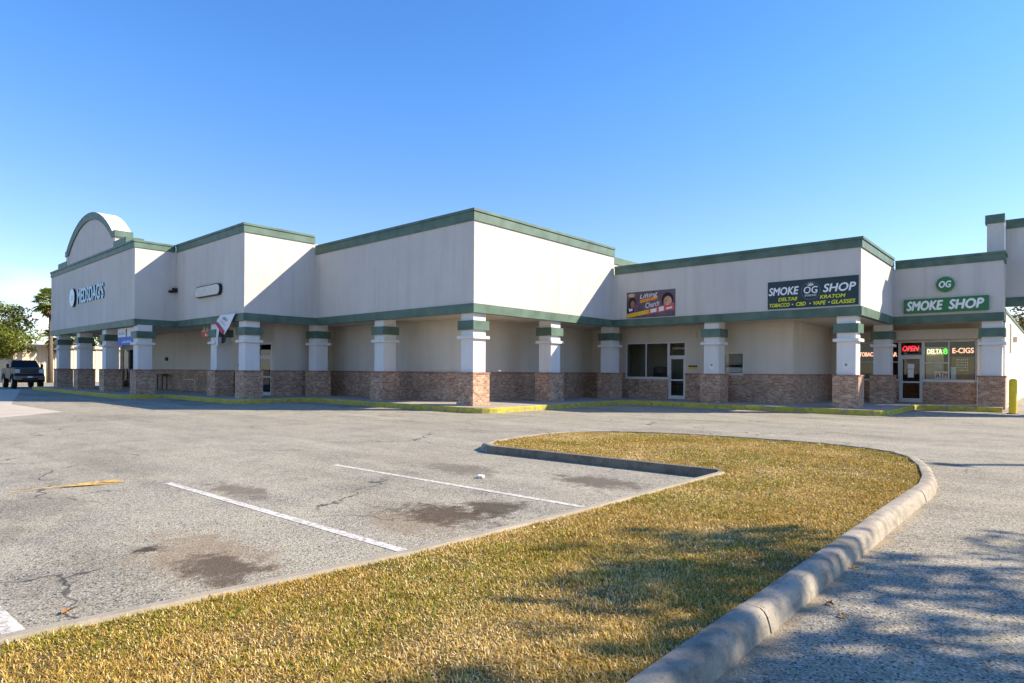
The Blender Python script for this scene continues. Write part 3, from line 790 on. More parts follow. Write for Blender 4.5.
# ------------------------------------------------------------------ inside the two glazed shops
def put(name, label, cat, mb, m, group=None, bevel=0.0):
    return tag(mb.build(name, m, bevel=bevel), label, cat, group)
b = MB(); b.box(-5.1, -4.35, 37.80, 37.84, 1.40, 2.95)
put('display_board', 'tan board standing behind the shop glass right of the open door', 'board', b, plain('tan_board', (.5, .42, .30), .8))
b = MB(); b.box(-4.02, -3.1, 37.80, 37.84, 1.42, 2.55)
ob = put('window_poster', 'brown window poster with pale writing under the E-CIGS sign', 'poster', b, plain('brown_poster', (.30, .19, .08), .8))
for i in range(5):
    marks('print_row', M['paper'], ob, -3.58, 37.795, 2.42 - .13 * i, .5, .09, i)
b = MB(); b.box(-4.72, -4.12, 37.70, 37.72, 1.43, 1.82); o = put('atm_sign', 'white sign with red letters ATM standing at the window sill', 'sign', b, M['paper'])
text('lettering', 'ATM', M['red'], o, -4.42, 37.698, 1.62, .5, .26, bold=.02)
b = MB(); b.box(-4.03, -3.82, 37.70, 37.72, 1.43, 2.05); put('notice', 'narrow pale blue notice beside the brown window poster', 'notice', b, plain('pale_notice', (.55, .65, .68), .7))
b = MB(); b.box(-4.72, -4.40, 37.70, 37.715, 1.95, 2.20); put('notice', 'small grey notice taped above the white ATM sign', 'notice', b, plain('grey_notice', (.5, .5, .48), .7))
b = MB(); b.box(-5.88, -5.58, 37.61, 37.617, 1.95, 2.2); b.box(-5.86, -5.60, 37.608, 37.616, 1.5, 1.93)
put('door_notice', 'two white paper notices taped to the smoke shop door glass', 'notice', b, M['paper'])
b = MB(); b.box(-8.2, -3.2, 40.5, 41.2, ZS, 1.15); put('shop_counter', 'long dark counter inside the smoke shop', 'counter', b, M['wood'])
b = MB()
for k in range(5): b.box(-8.6, -3.0, 42.6, 42.95, .8 + k * .5, .84 + k * .5)
for k in range(6): b.box(-8.6 + k * 1.1, -8.55 + k * 1.1, 42.6, 42.95, ZS, 3.0)
put('shop_shelving', 'open shelving on the back wall of the smoke shop', 'shelving', b, M['wood'])
b = MB(); b.box(-18.2, -17.1, 32.6, 33.3, ZS, 1.1); b.box(-18.2, -17.1, 33.3, 33.45, 1.1, 2.0)
put('dark_armchair', 'dark tall backed seat behind the left pane of the tenant window', 'chair', b, M['dark'], bevel=.06)
b = MB(); b.box(-17.0, -16.0, 32.2, 32.9, .95, 1.0)
for x in (-16.95, -16.1):
    for y in (32.25, 32.8): b.box(x, x + .05, y, y + .05, ZS, .95)
put('side_table', 'small table inside behind the right pane of the tenant window', 'table', b, M['wood'])
b = MB(); b.box(-16.85, -16.15, 36.93, 36.99, 1.5, 1.95); put('wall_picture', 'pale framed picture on the far wall inside the tenant window', 'picture', b, M['paper'])

def glow(name, col, es): return plain(name, tuple(c * .6 for c in col), .4, emit=col, es=es)
def neon(name, label, body, m, u, z, w_, h_, shear=.0):
    o = empty(name, (u, 37.72, z)); tag(o, label, 'sign', 'glowing window signs of the smoke shop')
    t = text('lettering', body, m, None, 0, 0, 0, w_, h_, shear, .03, .03); t.parent = o
    bb = MB(); bb.box(-w_ / 2 - .02, w_ / 2 + .02, .004, .03, -.015, .015); bb.build('backing_bar', M['black'], o)
    return o
neon('open_sign', 'red glowing OPEN sign in the transom over the smoke shop door', 'OPEN', glow('red_neon', (1, .03, .05), .8), -5.75, 3.0, .72, .26, .25)
d = neon('delta_sign', 'cream glowing DELTA sign with a green figure 8 in the shop window', 'DELTA', glow('cream_led', (1, .85, .55), .75), -4.72, 2.83, .62, .25)
t = text('numeral', '8', glow('green_led', (.1, .95, .05), .9), None, .45, 0, 0, .16, .27, 0, .03, .03); t.parent = d
neon('ecigs_sign', 'salmon glowing E-CIGS sign in the right hand shop pane', 'E-CIGS', glow('salmon_led', (1, .5, .32), .75), -3.55, 2.86, .85, .25)
neon('tobacco_sign', 'salmon glowing TOBACCO sign in the shop window left of the inner column', 'TOBACCO', glow('salmon_led_b', (1, .5, .32), .75), -7.65, 2.72, .95, .22)
neon('cigar_sign', 'salmon glowing CIGAR sign in the shop window just left of the door', 'CIGAR', glow('salmon_led_c', (1, .5, .32), .75), -6.68, 2.7, .62, .22)

# ------------------------------------------------------------------ signs on the facade
def board(name, label, u0, u1, v, z0, z1, m, thick=.05, cat='sign', frame=None):
    o = empty(name, ((u0 + u1) / 2, v, (z0 + z1) / 2)); tag(o, label, cat)
    b_ = MB(); b_.box((u0 - u1) / 2, (u1 - u0) / 2, -thick, -.004, (z0 - z1) / 2, (z1 - z0) / 2)
    b_.build('panel', m, o, bevel=min(.008, thick * .2))
    return o
def on(o, name, body, m, x, z, w_, h_, y, **k):
    t = text(name, body, m, None, x, y, z, w_, h_, **k); t.parent = o; return t
# charcoal banner
s = board('smoke_shop_banner', 'wide charcoal banner reading SMOKE SHOP above yellow product names, over the end column', -9.99, -6.28, vD, 4.58, 5.82, M['signdark'], .03)
on(s, 'lettering', 'SMOKE', M['white'], -1.16, .17, 1.28, .34, -.031, shear=.2, bold=.035, depth=.006)
on(s, 'lettering', 'SHOP', M['white'], 1.12, .17, 1.26, .34, -.031, shear=.2, bold=.035, depth=.006)
lg = MB()
for k in range(28):
    a0, a1 = 2 * math.pi * k / 28, 2 * math.pi * (k + 1) / 28
    p = [(.40 * math.cos(a0), .40 * math.sin(a0)), (.40 * math.cos(a1), .40 * math.sin(a1)), (.375 * math.cos(a1), .375 * math.sin(a1)), (.375 * math.cos(a0), .375 * math.sin(a0))]
    lg.add([(x - .02, -.032, z + .1) for x, z in p], [(0, 1, 2, 3)])
lg.build('emblem_ring', plain('grey_ring', (.12, .14, .14), .6), s)
on(s, 'emblem_letters', 'OG', M['white'], -.02, .14, .56, .30, -.033, bold=.02, shear=.1)
lf = MB()
for a in (-60, -30, 0, 30, 60):
    c_, s_ = math.cos(R(90 + a)), math.sin(R(90 + a)); n_ = (-s_, c_)
    q = [(0, 0), (.10 * c_ + .02 * n_[0], .10 * s_ + .02 * n_[1]), (.19 * c_, .19 * s_), (.10 * c_ - .02 * n_[0], .10 * s_ - .02 * n_[1])]
    lf.add([(x - .02, -.034, z + .30) for x, z in q], [(0, 3, 2, 1)])
lf.build('emblem_leaf', M['white'], s)
on(s, 'emblem_words', 'SMOKE SHOP', M['white'], -.02, -.10, .48, .08, -.033, bold=.01)
on(s, 'lettering', 'DELTA8', M['signyel'], -.98, -.20, .80, .15, -.031, shear=.2, bold=.035, depth=.006)
on(s, 'lettering', 'KRATOM', M['signyel'], .86, -.20, 1.0, .15, -.031, shear=.2, bold=.035, depth=.006)
for b_, x, w_ in (('TOBACCO', -1.33, .88), ('CBD', -.42, .4), ('VAPE', .35, .5), ('GLASSES', 1.28, .92)):
    on(s, 'lettering', b_, M['signyel'], x, -.45, w_, .16, -.031, shear=.2, bold=.035, depth=.006)
for x in (-.77, -.04, .72): MB().box(x - .025, x + .025, -.036, -.0305, -.475, -.425).build('dot', M['white'], s)
# green channel signs of the right shop
s = board('smoke_shop_sign', 'green box sign with white SMOKE SHOP letters above the right storefront', -5.71, -2.40, vE, 4.64, 5.31, M['signgreen'], .16)
on(s, 'lettering', 'SMOKE', M['white'], -.80, 0, 1.44, .43, -.161, shear=.2, bold=.05, depth=.02)
on(s, 'lettering', 'SHOP', M['white'], .82, 0, 1.30, .43, -.161, shear=.2, bold=.05, depth=.02)
s = empty('round_sign', (-4.05, vE, 5.94)); tag(s, 'round green sign with white OG letters above the green SMOKE SHOP box', 'sign')
MB().prismv([(.36 * math.cos(2 * math.pi * k / 40), .36 * math.sin(2 * math.pi * k / 40)) for k in range(40)], -.14, -.004).build('disc', M['signgreen'], s)
on(s, 'lettering', 'OG', M['white'], 0, 0, .46, .30, -.141, shear=.15, bold=.04, depth=.02)
# printed banner with two portraits
s = board('printed_banner', 'dark printed banner with two portraits and orange strips above the glazed tenant door', -17.4, -14.58, vD, 4.55, 5.93, plain('plum_banner', (.11, .075, .10), .6, 0, .5, 2.2), .02, 'banner')
skinA, skinB = plain('portrait_tone', (.32, .13, .07), .6), plain('portrait_tone_light', (.50, .25, .15), .6)
def disc(name, m, x, z, rx, rz, y, n=24):
    MB().add([(x + rx * math.cos(2 * math.pi * k / n), y, z + rz * math.sin(2 * math.pi * k / n)) for k in range(n)], [tuple(range(n))]).build(name, m, s)
def poly(name, m, pts, y): MB().add([(x, y, z) for x, z in pts], [tuple(range(len(pts)))]).build(name, m, s)
bl = plain('portrait_black', (.012, .01, .012), .6); pk = plain('banner_pink', (.60, .10, .10), .6); og = plain('banner_orange', (.72, .26, .03), .6); yl = plain('banner_yellow', (.72, .40, .03), .6)
poly('portrait_suit', plain('portrait_navy', (.02, .022, .05), .6), [(-1.39, -.42), (-.95, -.34), (-.99, -.12), (-1.15, 0), (-1.30, -.08), (-1.39, -.2)], -.0212)
disc('portrait_hair', bl, -1.07, .14, .21, .27, -.0216); disc('portrait_face', skinA, -1.05, .04, .13, .20, -.022)
poly('portrait_collar', M['paper'], [(-1.25, -.34), (-1.03, -.28), (-1.08, -.17), (-1.2, -.2), (-1.28, -.14)], -.0224)
disc('portrait_hair', bl, .98, .17, .33, .36, -.0216); disc('portrait_face', skinB, 1.0, .06, .235, .29, -.022)
disc('portrait_cheek', plain('portrait_tone_glow', (.62, .36, .24), .6), 1.07, .10, .11, .15, -.0223)
disc('portrait_eye', plain('portrait_shade', (.16, .07, .04), .6), 1.06, .13, .05, .022, -.0225, 12); disc('portrait_eye', plain('portrait_shade_b', (.18, .08, .05), .6), .90, .12, .045, .022, -.0225, 12)
disc('portrait_smile', plain('portrait_smile', (.62, .48, .40), .6), .98, -.08, .075, .028, -.0225, 14); disc('portrait_mouth', plain('mouth_red', (.36, .12, .06), .6), -1.04, -.03, .07, .08, -.0224, 14)
disc('emblem', plain('gold_emblem', (.55, .40, .2), .6), -1.12, .52, .2, .10, -.0216)
poly('orange_strip', og, [(-.62, .07), (.42, .24), (.44, .41), (-.60, .24)], -.0216)
poly('yellow_strip', yl, [(-1.40, -.67), (-.08, -.50), (-.08, -.28), (-1.40, -.47)], -.0226)
poly('pink_strip', pk, [(-.08, -.52), (1.34, -.36), (1.34, .0), (-.08, -.26)], -.0224)
poly('white_block', M['paper'], [(.02, -.46), (.36, -.42), (.36, -.24), (.02, -.28)], -.0228); poly('white_block', M['paper'], [(.5, -.42), (.78, -.385), (.78, -.16), (.5, -.2)], -.0228); poly('white_block', M['paper'], [(.92, -.33), (1.24, -.29), (1.24, -.2), (.92, -.24)], -.0228)
on(s, 'lettering', 'Lifting', M['white'], -.1, .44, 1.05, .30, -.0226, shear=.3, tilt=.12)
on(s, 'lettering', 'Church', M['white'], .12, -.02, .80, .28, -.0226, shear=.3, tilt=.12)
# letters of the left shop
s = empty('store_letters_sign', (-48.4, vA, 6.6)); tag(s, 'pale blue raised letters reading MEDSDAG\'S with a round white disc, under the arched pediment', 'sign')
t = text('letter_returns', "MEDSDAG'S", M['black'], None, .72, -.004, 0.0, 5.75, .98, 0, .02, .06); t.parent = s
t = text('letter_faces', "MEDSDAG'S", M['lblue'], None, .72, -.065, 0.0, 5.75, .98, 0, .028, .012); t.parent = s
MB().prismv([(-3.20 + .60 * math.cos(2 * math.pi * k / 36), -.02 + .64 * math.sin(2 * math.pi * k / 36)) for k in range(36)], -.13, -.004).build('disc_return', M['black'], s)
MB().prismv([(-3.20 + .585 * math.cos(2 * math.pi * k / 36), -.02 + .625 * math.sin(2 * math.pi * k / 36)) for k in range(36)], -.152, -.131).build('disc_face', plain('pale_disc', (.62, .74, .76), .4), s)
leafm = MB()
for a in (0, 60, 120, 180, 240, 300):
    c_, s_ = math.cos(R(a + 30)), math.sin(R(a + 30))
    leafm.add([(-3.20, -.158, -.02), (-3.20 + .12 * c_ - .05 * s_, -.158, -.02 + .12 * s_ + .05 * c_), (-3.20 + .30 * c_, -.158, -.02 + .30 * s_), (-3.20 + .12 * c_ + .05 * s_, -.158, -.02 + .12 * s_ - .05 * c_)], [(0, 1, 2, 3)])
leafm.build('disc_emblem', plain('faint_pink', (.62, .58, .58), .5), s)
# blank lozenge light box
s = empty('blank_light_box', (-34.6, vB, 5.92)); tag(s, 'blank cream oblong light box sign with black rim on the second section', 'sign')
def lozenge(w_, h_):
    r = h_ / 2; p = []
    for k in range(9): a = -math.pi / 2 + math.pi * k / 8; p.append((w_ / 2 - r + r * math.cos(a), r * math.sin(a)))
    for k in range(9): a = math.pi / 2 + math.pi * k / 8; p.append((-w_ / 2 + r + r * math.cos(a), r * math.sin(a)))
    return p
MB().prismv(lozenge(3.2, .62), -.15, -.004).build('box_body', M['black'], s)
MB().prismv(lozenge(3.08, .52), -.17, -.152).build('box_face', plain('cream_face', (.60, .58, .50), .5, 0, .1, 2), s)

# ------------------------------------------------------------------ banners hanging under the canopy
s = empty('blue_white_banner', (-41.7, vA + .30, 3.55)); tag(s, 'blue and white banner hanging under the green band left of the corner column', 'banner')
MB().box(-1.5, 1.5, -.012, .0, -.48, .02).build('blue_sheet', M['blue'], s)
MB().box(-1.5, -.05, -.014, -.001, .02, .50).build('white_sheet', M['paper'], s); MB().box(.15, 1.5, -.014, -.001, .02, .50).build('white_sheet', M['paper'], s)
marks('print_row', plain('grey_print', (.25, .28, .4), .6), s, -.78, -.0155, .26, 1.15, .2, 3, 0, 7)
marks('print_row', M['lblue'], s, .1, -.0135, -.25, 1.7, .18, 4, 0, 10)
MB().box(-1.5, 1.5, -.02, .02, .5, .54).build('top_rod', M['steel'], s)

# torn banner, folded over itself on the corner section
def sheet_grid(name, m, quad, parent, nu=10, nv=10, bulge=.06, seed=1, thick=.008):
    rr = random.Random(seed); a, b_, c_, d_ = (Vector(q) for q in quad)
    nrm = (b_ - a).cross(d_ - a).normalized(); ph = rr.uniform(0, 6)
    vs = []
    for j in range(nv + 1):
        for i in range(nu + 1):
            s_, t_ = i / nu, j / nv
            p = (a * (1 - s_) + b_ * s_) * (1 - t_) + (d_ * (1 - s_) + c_ * s_) * t_
            vs.append(p + nrm * bulge * (math.sin(3.0 * s_ + 2.2 * t_ + ph) + .4 * math.sin(7 * t_ - 4 * s_ + ph)))
    fs = [(j * (nu + 1) + i, j * (nu + 1) + i + 1, (j + 1) * (nu + 1) + i + 1, (j + 1) * (nu + 1) + i) for j in range(nv) for i in range(nu)]
    o = MB().add(vs, fs).build(name, m, parent, smooth=True)
    md = o.modifiers.new('thickness', 'SOLIDIFY'); md.thickness = thick
    return o
s = empty('torn_banner', (-32.3, vB - .1, 4.0)); tag(s, 'torn white banner with a red stripe flapping over the green band beside the corner column', 'banner')
def rel(u, z, y=0.0): return (u + 32.3, y, z - 4.0)
sheet_grid('upper_flap', M['paper'], (rel(-33.45, 4.15, -.05), rel(-31.97, 3.44, -.22), rel(-31.15, 4.54, -.06), rel(-32.81, 4.51, -.06)), s, bulge=.025, seed=2)
sheet_grid('red_stripe', M['red'], (rel(-33.33, 4.08, -.14), rel(-32.10, 3.47, -.28), rel(-31.98, 3.62, -.28), rel(-33.16, 4.18, -.14)), s, bulge=.012, seed=2)
sheet_grid('hanging_strip', plain('pale_blue_vinyl', (.62, .68, .72), .5), (rel(-33.5, 2.86, -.1), rel(-32.9, 2.88, -.14), rel(-32.84, 3.95, -.1), rel(-33.25, 4.0, -.1)), s, bulge=.05, seed=5)
marks('print_row', M['black'], s, .22, -.19, .27, .52, .16, 5, -.35, 4)
for k in range(3): marks('print_row', plain('print_grey', (.3, .22, .22), .6), s, -.06 + .05 * k, -.21, .16 - .07 * k, .7, .04, 7 + k, -.47, 9)
sheet_grid('dark_back', M['dark'], (rel(-32.9, 3.0, .02), rel(-32.55, 3.1, .02), rel(-31.6, 4.3, .0), rel(-32.9, 4.2, .0)), s, bulge=.03, seed=9)
s = empty('orange_sign', (-35.35, 14.45, 3.7)); tag(s, 'small orange red sign with pale script on top hanging behind the column', 'sign')
MB().box(-.85, .85, -.02, 0, -.22, .06).build('panel', M['orange'], s)
marks('print_row', M['paper'], s, .2, -.0225, -.08, 1.0, .2, 9, 0, 3)
gs = MB(); qq = random.Random(8)
for k in range(7): gs.tube([(-.7 + k * .21, -.012, .05), (-.6 + k * .21, -.012, .16 + qq.uniform(0, .18)), (-.52 + k * .21, -.012, .07)], .018, 5)
gs.build('script_strokes', plain('gold_script', (.7, .6, .4), .6), s)

# ------------------------------------------------------------------ small things on the walls and walkway
b = MB(); b.box(-13.0 - 1.75, -14.35, 30.90, 30.948, 3.55, 3.82); put('wall_light', 'cream box light on the wall above the glazed tenant door', 'light', b, plain('cream_fixture', (.55, .48, .38), .5), bevel=.015)
s = empty('address_plate', (-14.55, 30.945, 1.95)); tag(s, 'small yellow and black plate on the wall right of the glazed door', 'sign')
MB().box(-.25, .25, -.02, 0, -.09, .02).build('yellow_panel', plain('plate_yellow', (.65, .42, .02), .5), s); MB().box(-.25, .25, -.02, 0, .02, .10).build('black_panel', M['black'], s)
b = MB(); b.tube([(-2.7, 37.55, 3.6), (-2.7, 37.2, 3.56)], [.12, .15], 12); b.box(-2.74, -2.66, 37.54, 37.598, 3.5, 3.75); put('wall_speaker', 'round black wall speaker at the end of the shutter box', 'speaker', b, M['black'])  # black loudspeaker body, gives no light
b = MB(); b.box(-39.30, -39.05, 14.0, 14.236, 6.2, 6.45); b.box(-39.26, -39.1, 13.8, 14.0, 6.16, 6.3); put('flood_light', 'small dark flood light in the upper corner between the first two sections', 'light', b, M['black'])
b = MB(); b.tube([(-47.6, 16.698, 2.37), (-47.6, 16.55, 2.37)], .13, 12); put('wall_fixture', 'small dark round fixture on the wall above the black stand', 'fixture', b, M['black'])
for u, v, lb in ((-6.77, vD + .13, 'small white notice taped to the end column below the charcoal banner'), (-12.7, vD + .13, 'small white notice taped to the column right of the glazed door')):
    s = empty('column_notice', (u, v - .001, 2.02)); tag(s, lb, 'notice', 'notices taped to columns')
    MB().box(-.11, .11, -.008, -.001, -.16, .14).build('sheet', M['paper'], s); MB().box(-.05, .05, -.010, -.0085, -.02, .09).build('print', plain('notice_print', (.3, .25, .22), .7), s)
b = MB(); b.box(-36.2, -35.75, 16.55, 16.698, 1.8, 2.0); put('mail_box', 'small black letter box on the wall between the two columns', 'box', b, M['black'], bevel=.01)
s = empty('extinguisher_box', (-39.4, 16.69, 2.0)); tag(s, 'small red and black box on the wall left of the torn banner column', 'box')
MB().box(-.22, .22, -.16, 0, 0, .30).build('red_half', plain('faded_red', (.45, .10, .06), .5), s); MB().box(-.2, .2, -.14, 0, -.28, 0).build('black_half', M['black'], s)
b = MB(); b.box(-36.2, -35.6, 15.9, 16.5, .26, 1.45); b.box(-36.24, -35.56, 15.86, 16.54, 1.45, 1.55)
put('trash_bin', 'tall black bin standing between the two columns of the second section', 'bin', b, M['black'], bevel=.02)
s = empty('black_stand', (-47.6, 16.2, ZS)); tag(s, 'black metal stand against the brick wall left of the handrail', 'stand')
MB().box(-1.1, 1.1, -.2, .2, 1.0, 1.08).build('shelf', M['black'], s)
for x in (-.9, .84):
    for y in (-.17, .13): MB().box(x, x + .06, y, y + .05, 0, 1.0).build('leg', M['black'], s)
s = empty('handrail', (-40.95, 15.6, ZS)); tag(s, 'low pale tube handrail loop in front of the brick wall', 'rail')
MB().tube([(-1.0, 0, 0), (-1.0, 0, .72), (-.92, 0, .8), (.92, 0, .8), (1.0, 0, .72), (1.0, 0, 0)], .035, 8).build('tube_loop', plain('cream_tube', (.60, .52, .36), .4), s, smooth=True)
for x in (-1.0, 1.0): MB().box(x - .08, x + .08, -.08, .08, .001, .02).build('foot_plate', M['steel'], s)
b = MB(); b.box(-56.9, -55.6, 15.9, 15.96, ZS, 1.5); b.box(-56.5, -55.2, 16.1, 16.16, ZS, 1.35); put('stacked_boards', 'brown boards leaning upright between the columns of the left shop', 'boards', b, M['wood'])
s = empty('yellow_bollard', (-1.46, 34.05, 0)); tag(s, 'yellow steel bollard at the right end of the plaza', 'bollard')
b = MB(); b.tube([(0, 0, 0), (0, 0, 1.42), (0, 0, 1.48), (0, 0, 1.51)], [.14, .14, .11, .03], 18); b.build('post', M['bollard'], s, smooth=False)
b = MB(); b.tube([(0, 0, .001), (0, 0, .035)], .2, 18); b.build('footing', M['kerb'], s)
b = MB(); b.box(-1.956, -1.88, 42.2, 43.4, 2.9, 4.4); put('side_window_cover', 'pale covered window panel on the sunlit end wall', 'panel', b, M['column'])
b = MB(); b.box(-1.956, -1.75, 44.6, 45.1, 3.5, 3.8); put('side_wall_light', 'small grey wall light on the sunlit end wall', 'light', b, M['steel'])

# ------------------------------------------------------------------ litter on the lot
s = empty('palm_frond', (-10.55, 2.5, .004)); tag(s, 'dry tan palm frond lying flat on the asphalt', 'palm frond')
MB().tube([(-.06, -.75, .012), (0.0, -.2, .02), (.05, .2, .02)], [.004, .006, .006], 6).build('stalk', M['tan'], s)
lv = MB(); rr = random.Random(5)
for k in range(26):
    a = R(rr.uniform(-24, 24)); L_ = rr.uniform(.15, .5); y0 = rr.uniform(-.2, .3); z = rr.uniform(.003, .016)
    dx, dy = math.sin(a + .1), math.cos(a)
    lv.add([(-.02, y0, .012), (.03, y0, .012), (dx * L_ * .6 + .03, y0 + dy * L_ * .6, z), (dx * L_ * .6 - .03, y0 + dy * L_ * .6, z + .01), (dx * L_, y0 + dy * L_, .008)], [(0, 1, 2, 3), (3, 2, 4)])
lv.build('leaflets', M['tan'], s)
def crumple(name, label, cat, loc, r, m, seed, flat=.5):
    bm = bmesh.new(); bmesh.ops.create_icosphere(bm, subdivisions=2, radius=r); q = random.Random(seed)
    for v in bm.verts: v.co *= q.uniform(.65, 1.15); v.co.z = max(v.co.z * flat, -r * .3)
    zz = min(v.co.z for v in bm.verts)
    for v in bm.verts: v.co.z -= zz
    me_ = bpy.data.meshes.new(name); bm.to_mesh(me_); bm.free(); me_.materials.append(m)
    o = bpy.data.objects.new(name, me_); C.objects.link(o); o.location = loc; return tag(o, label, cat)
crumple('crumpled_paper', 'crumpled white paper on the asphalt near the far stall line', 'litter', (-6.84, 7.0, .002), .065, M['paper'], 4, .6)
def dead_leaf(loc, sc, seed, label, m=M['dead']):
    q = random.Random(seed); b_ = MB(); n_ = 9; pts = []
    for k in range(n_):
        a = 2 * math.pi * k / n_; r = sc * (1 if k % 2 else .6) * q.uniform(.7, 1.2)
        pts.append((r * math.cos(a), r * .6 * math.sin(a), q.uniform(.004, sc * .6)))
    b_.add([(0, 0, .008)] + pts, [(0, 1 + k, 1 + (k + 1) % n_) for k in range(n_)])
    o = b_.build('dead_leaf', m, loc=loc); o.rotation_euler = (0, 0, q.uniform(0, 6)); tag(o, label, 'leaf', 'fallen leaves on the asphalt'); return o
dead_leaf((-1.25, 4.95, .003), .05, 1, 'curled brown leaf on the shaded drive against the kerb joint')
dead_leaf((-1.12, 4.75, .003), .045, 2, 'pale tan leaf lying on the shaded drive nearest the camera', M['tan'])
dead_leaf((-1.32, 6.0, .003), .045, 3, 'reddish brown leaf at the foot of the rounded kerb')
dead_leaf((-1.18, 5.85, .003), .035, 4, 'small brown leaf out on the drive a hand from the kerb')
dead_leaf((-5.13, 1.17, .003), .06, 6, 'flat orange brown bark chip beside the near stall line')

# ------------------------------------------------------------------ trees
def leaf_mesh(centers, count, spread, size, seed, name, m, parent, droop=0.0):
    g = np.random.default_rng(seed); V, Tt = [], []
    for c_, sz in centers:
        n = int(count * sz)
        d = g.normal(0, 1, (n, 3)); d /= np.linalg.norm(d, axis=1)[:, None]; rad = spread * sz * g.uniform(.25, 1.0, n) ** .6
        p = np.array(c_) + d * rad[:, None] * np.array([1, 1, .72])
        a = g.normal(0, 1, (n, 3)); a /= np.linalg.norm(a, axis=1)[:, None]
        b_ = np.cross(a, g.normal(0, 1, (n, 3))); b_ /= np.linalg.norm(b_, axis=1)[:, None]
        L_ = size * g.uniform(.6, 1.4, n)[:, None]
        V.append(np.stack([p - a * L_, p + b_ * L_ * .45, p + a * L_, p - b_ * L_ * .45], 1).reshape(-1, 3))
        Tt.append(np.repeat(np.clip(g.normal(.5, .2) + g.normal(0, .2, n), 0, 1), 4))
    V = np.concatenate(V); n = len(V) // 4
    me_ = bpy.data.meshes.new(name); me_.vertices.add(n * 4); me_.vertices.foreach_set('co', V.ravel())
    me_.loops.add(n * 4); me_.loops.foreach_set('vertex_index', np.arange(n * 4, dtype=np.int32))
    me_.polygons.add(n); me_.polygons.foreach_set('loop_start', (np.arange(n) * 4).astype(np.int32)); me_.update(calc_edges=True)
    at = me_.attributes.new('tint', 'FLOAT', 'POINT'); at.data.foreach_set('value', np.concatenate(Tt).astype(np.float32))
    me_.materials.append(m); o = bpy.data.objects.new(name, me_); C.objects.link(o); o.parent = parent
    return o

def tree(name, label, loc, h, rx, z0, nclump, leaves, seed, size=.16, spread=1.0, m=None, trunk_r=.2, group=None):
    t = empty(name, loc); tag(t, label, 'tree', group or 'trees beyond the plaza'); q = random.Random(seed)
    cz, rz = (h + z0) / 2, (h - z0) / 2
    cen = []
    while len(cen) < nclump:
        x, y, z = q.uniform(-1, 1), q.uniform(-1, 1), q.uniform(-1, 1)
        rr_ = x * x + y * y + z * z
        if rr_ > 1 or rr_ < .12: continue
        cen.append(((x * rx, y * rx, cz + z * rz), q.uniform(.6, 1.25)))
    tr = MB(); zt = z0 + (h - z0) * .35
    top = (q.uniform(-.3, .3), q.uniform(-.3, .3), zt)
    tr.tube([(0, 0, -.05), (.05, .02, z0 * .5), (top[0] * .6, top[1] * .6, z0), top], [trunk_r * 1.25, trunk_r, trunk_r * .8, trunk_r * .5], 10)
    for c_, sz in cen:
        f = q.uniform(.35, 1); st = Vector((top[0] * f, top[1] * f, z0 * .7 + (zt - z0 * .7) * f)); en = Vector(c_)
        md = st.lerp(en, .5) + Vector((q.uniform(-.3, .3), q.uniform(-.3, .3), q.uniform(0, .4)))
        tr.tube([st, md, en], [trunk_r * .32, trunk_r * .18, .015], 5)
    tr.build('trunk', M['bark'], t, smooth=True)
    leaf_mesh(cen, leaves, spread, size, seed, 'crown', m or M['leafs'], t)
    return t
# oak by the truck on the left, and the row beyond it
def far_pt(x_dir, dist):
    return x_dir[0] * dist, x_dir[1] * dist
tree('oak_tree', 'bushy yellow green oak standing behind the parked pickup', (-86.9, 12.2, 0), 8.9, 4.3, 1.9, 80, 190, 11, .15, 1.2, trunk_r=.3)
tree('oak_tree', 'darker low tree behind the cream metal shed', (-98, 25, 0), 7.5, 4.5, 1.8, 36, 110, 12, .24, 1.3, trunk_r=.25)
tree('oak_tree', 'tall sparse tree at the far left edge of the lot', (-110, 14, 0), 10.5, 5.5, 2.5, 40, 100, 13, .26, 1.4, trunk_r=.3)
tree('oak_tree', 'orange tinged bare tree seen through the passage at the right end', (1.5, 84, 0), 10.5, 5.2, 3.0, 46, 70, 14, .2, 1.2, trunk_r=.25, m=attr_mat('autumn_leaves', [(0, (.05, .05, .02)), (.5, (.16, .10, .03)), (1, (.30, .12, .03))], .7, .25))
tree('oak_tree', 'green tree behind the bare tree beyond the passage', (-3.5, 98, 0), 8.5, 5.5, 1.8, 36, 110, 15, .24, 1.4)
# trees right of the frame whose shade falls over the drive and the grass
tree('shade_tree', 'broad oak right of the drive whose dappled shade falls on the near kerb', (8.2, 11.7, 0), 8.5, 3.4, 4.2, 44, 180, 21, .14, 1.0, trunk_r=.2, group='shade trees right of the drive')
tree('shade_tree', 'second oak right of the drive nearest the camera, shading the foreground asphalt', (11.7, 9.0, 0), 9.0, 3.5, 4.4, 44, 170, 22, .14, 1.0, trunk_r=.2, group='shade trees right of the drive')
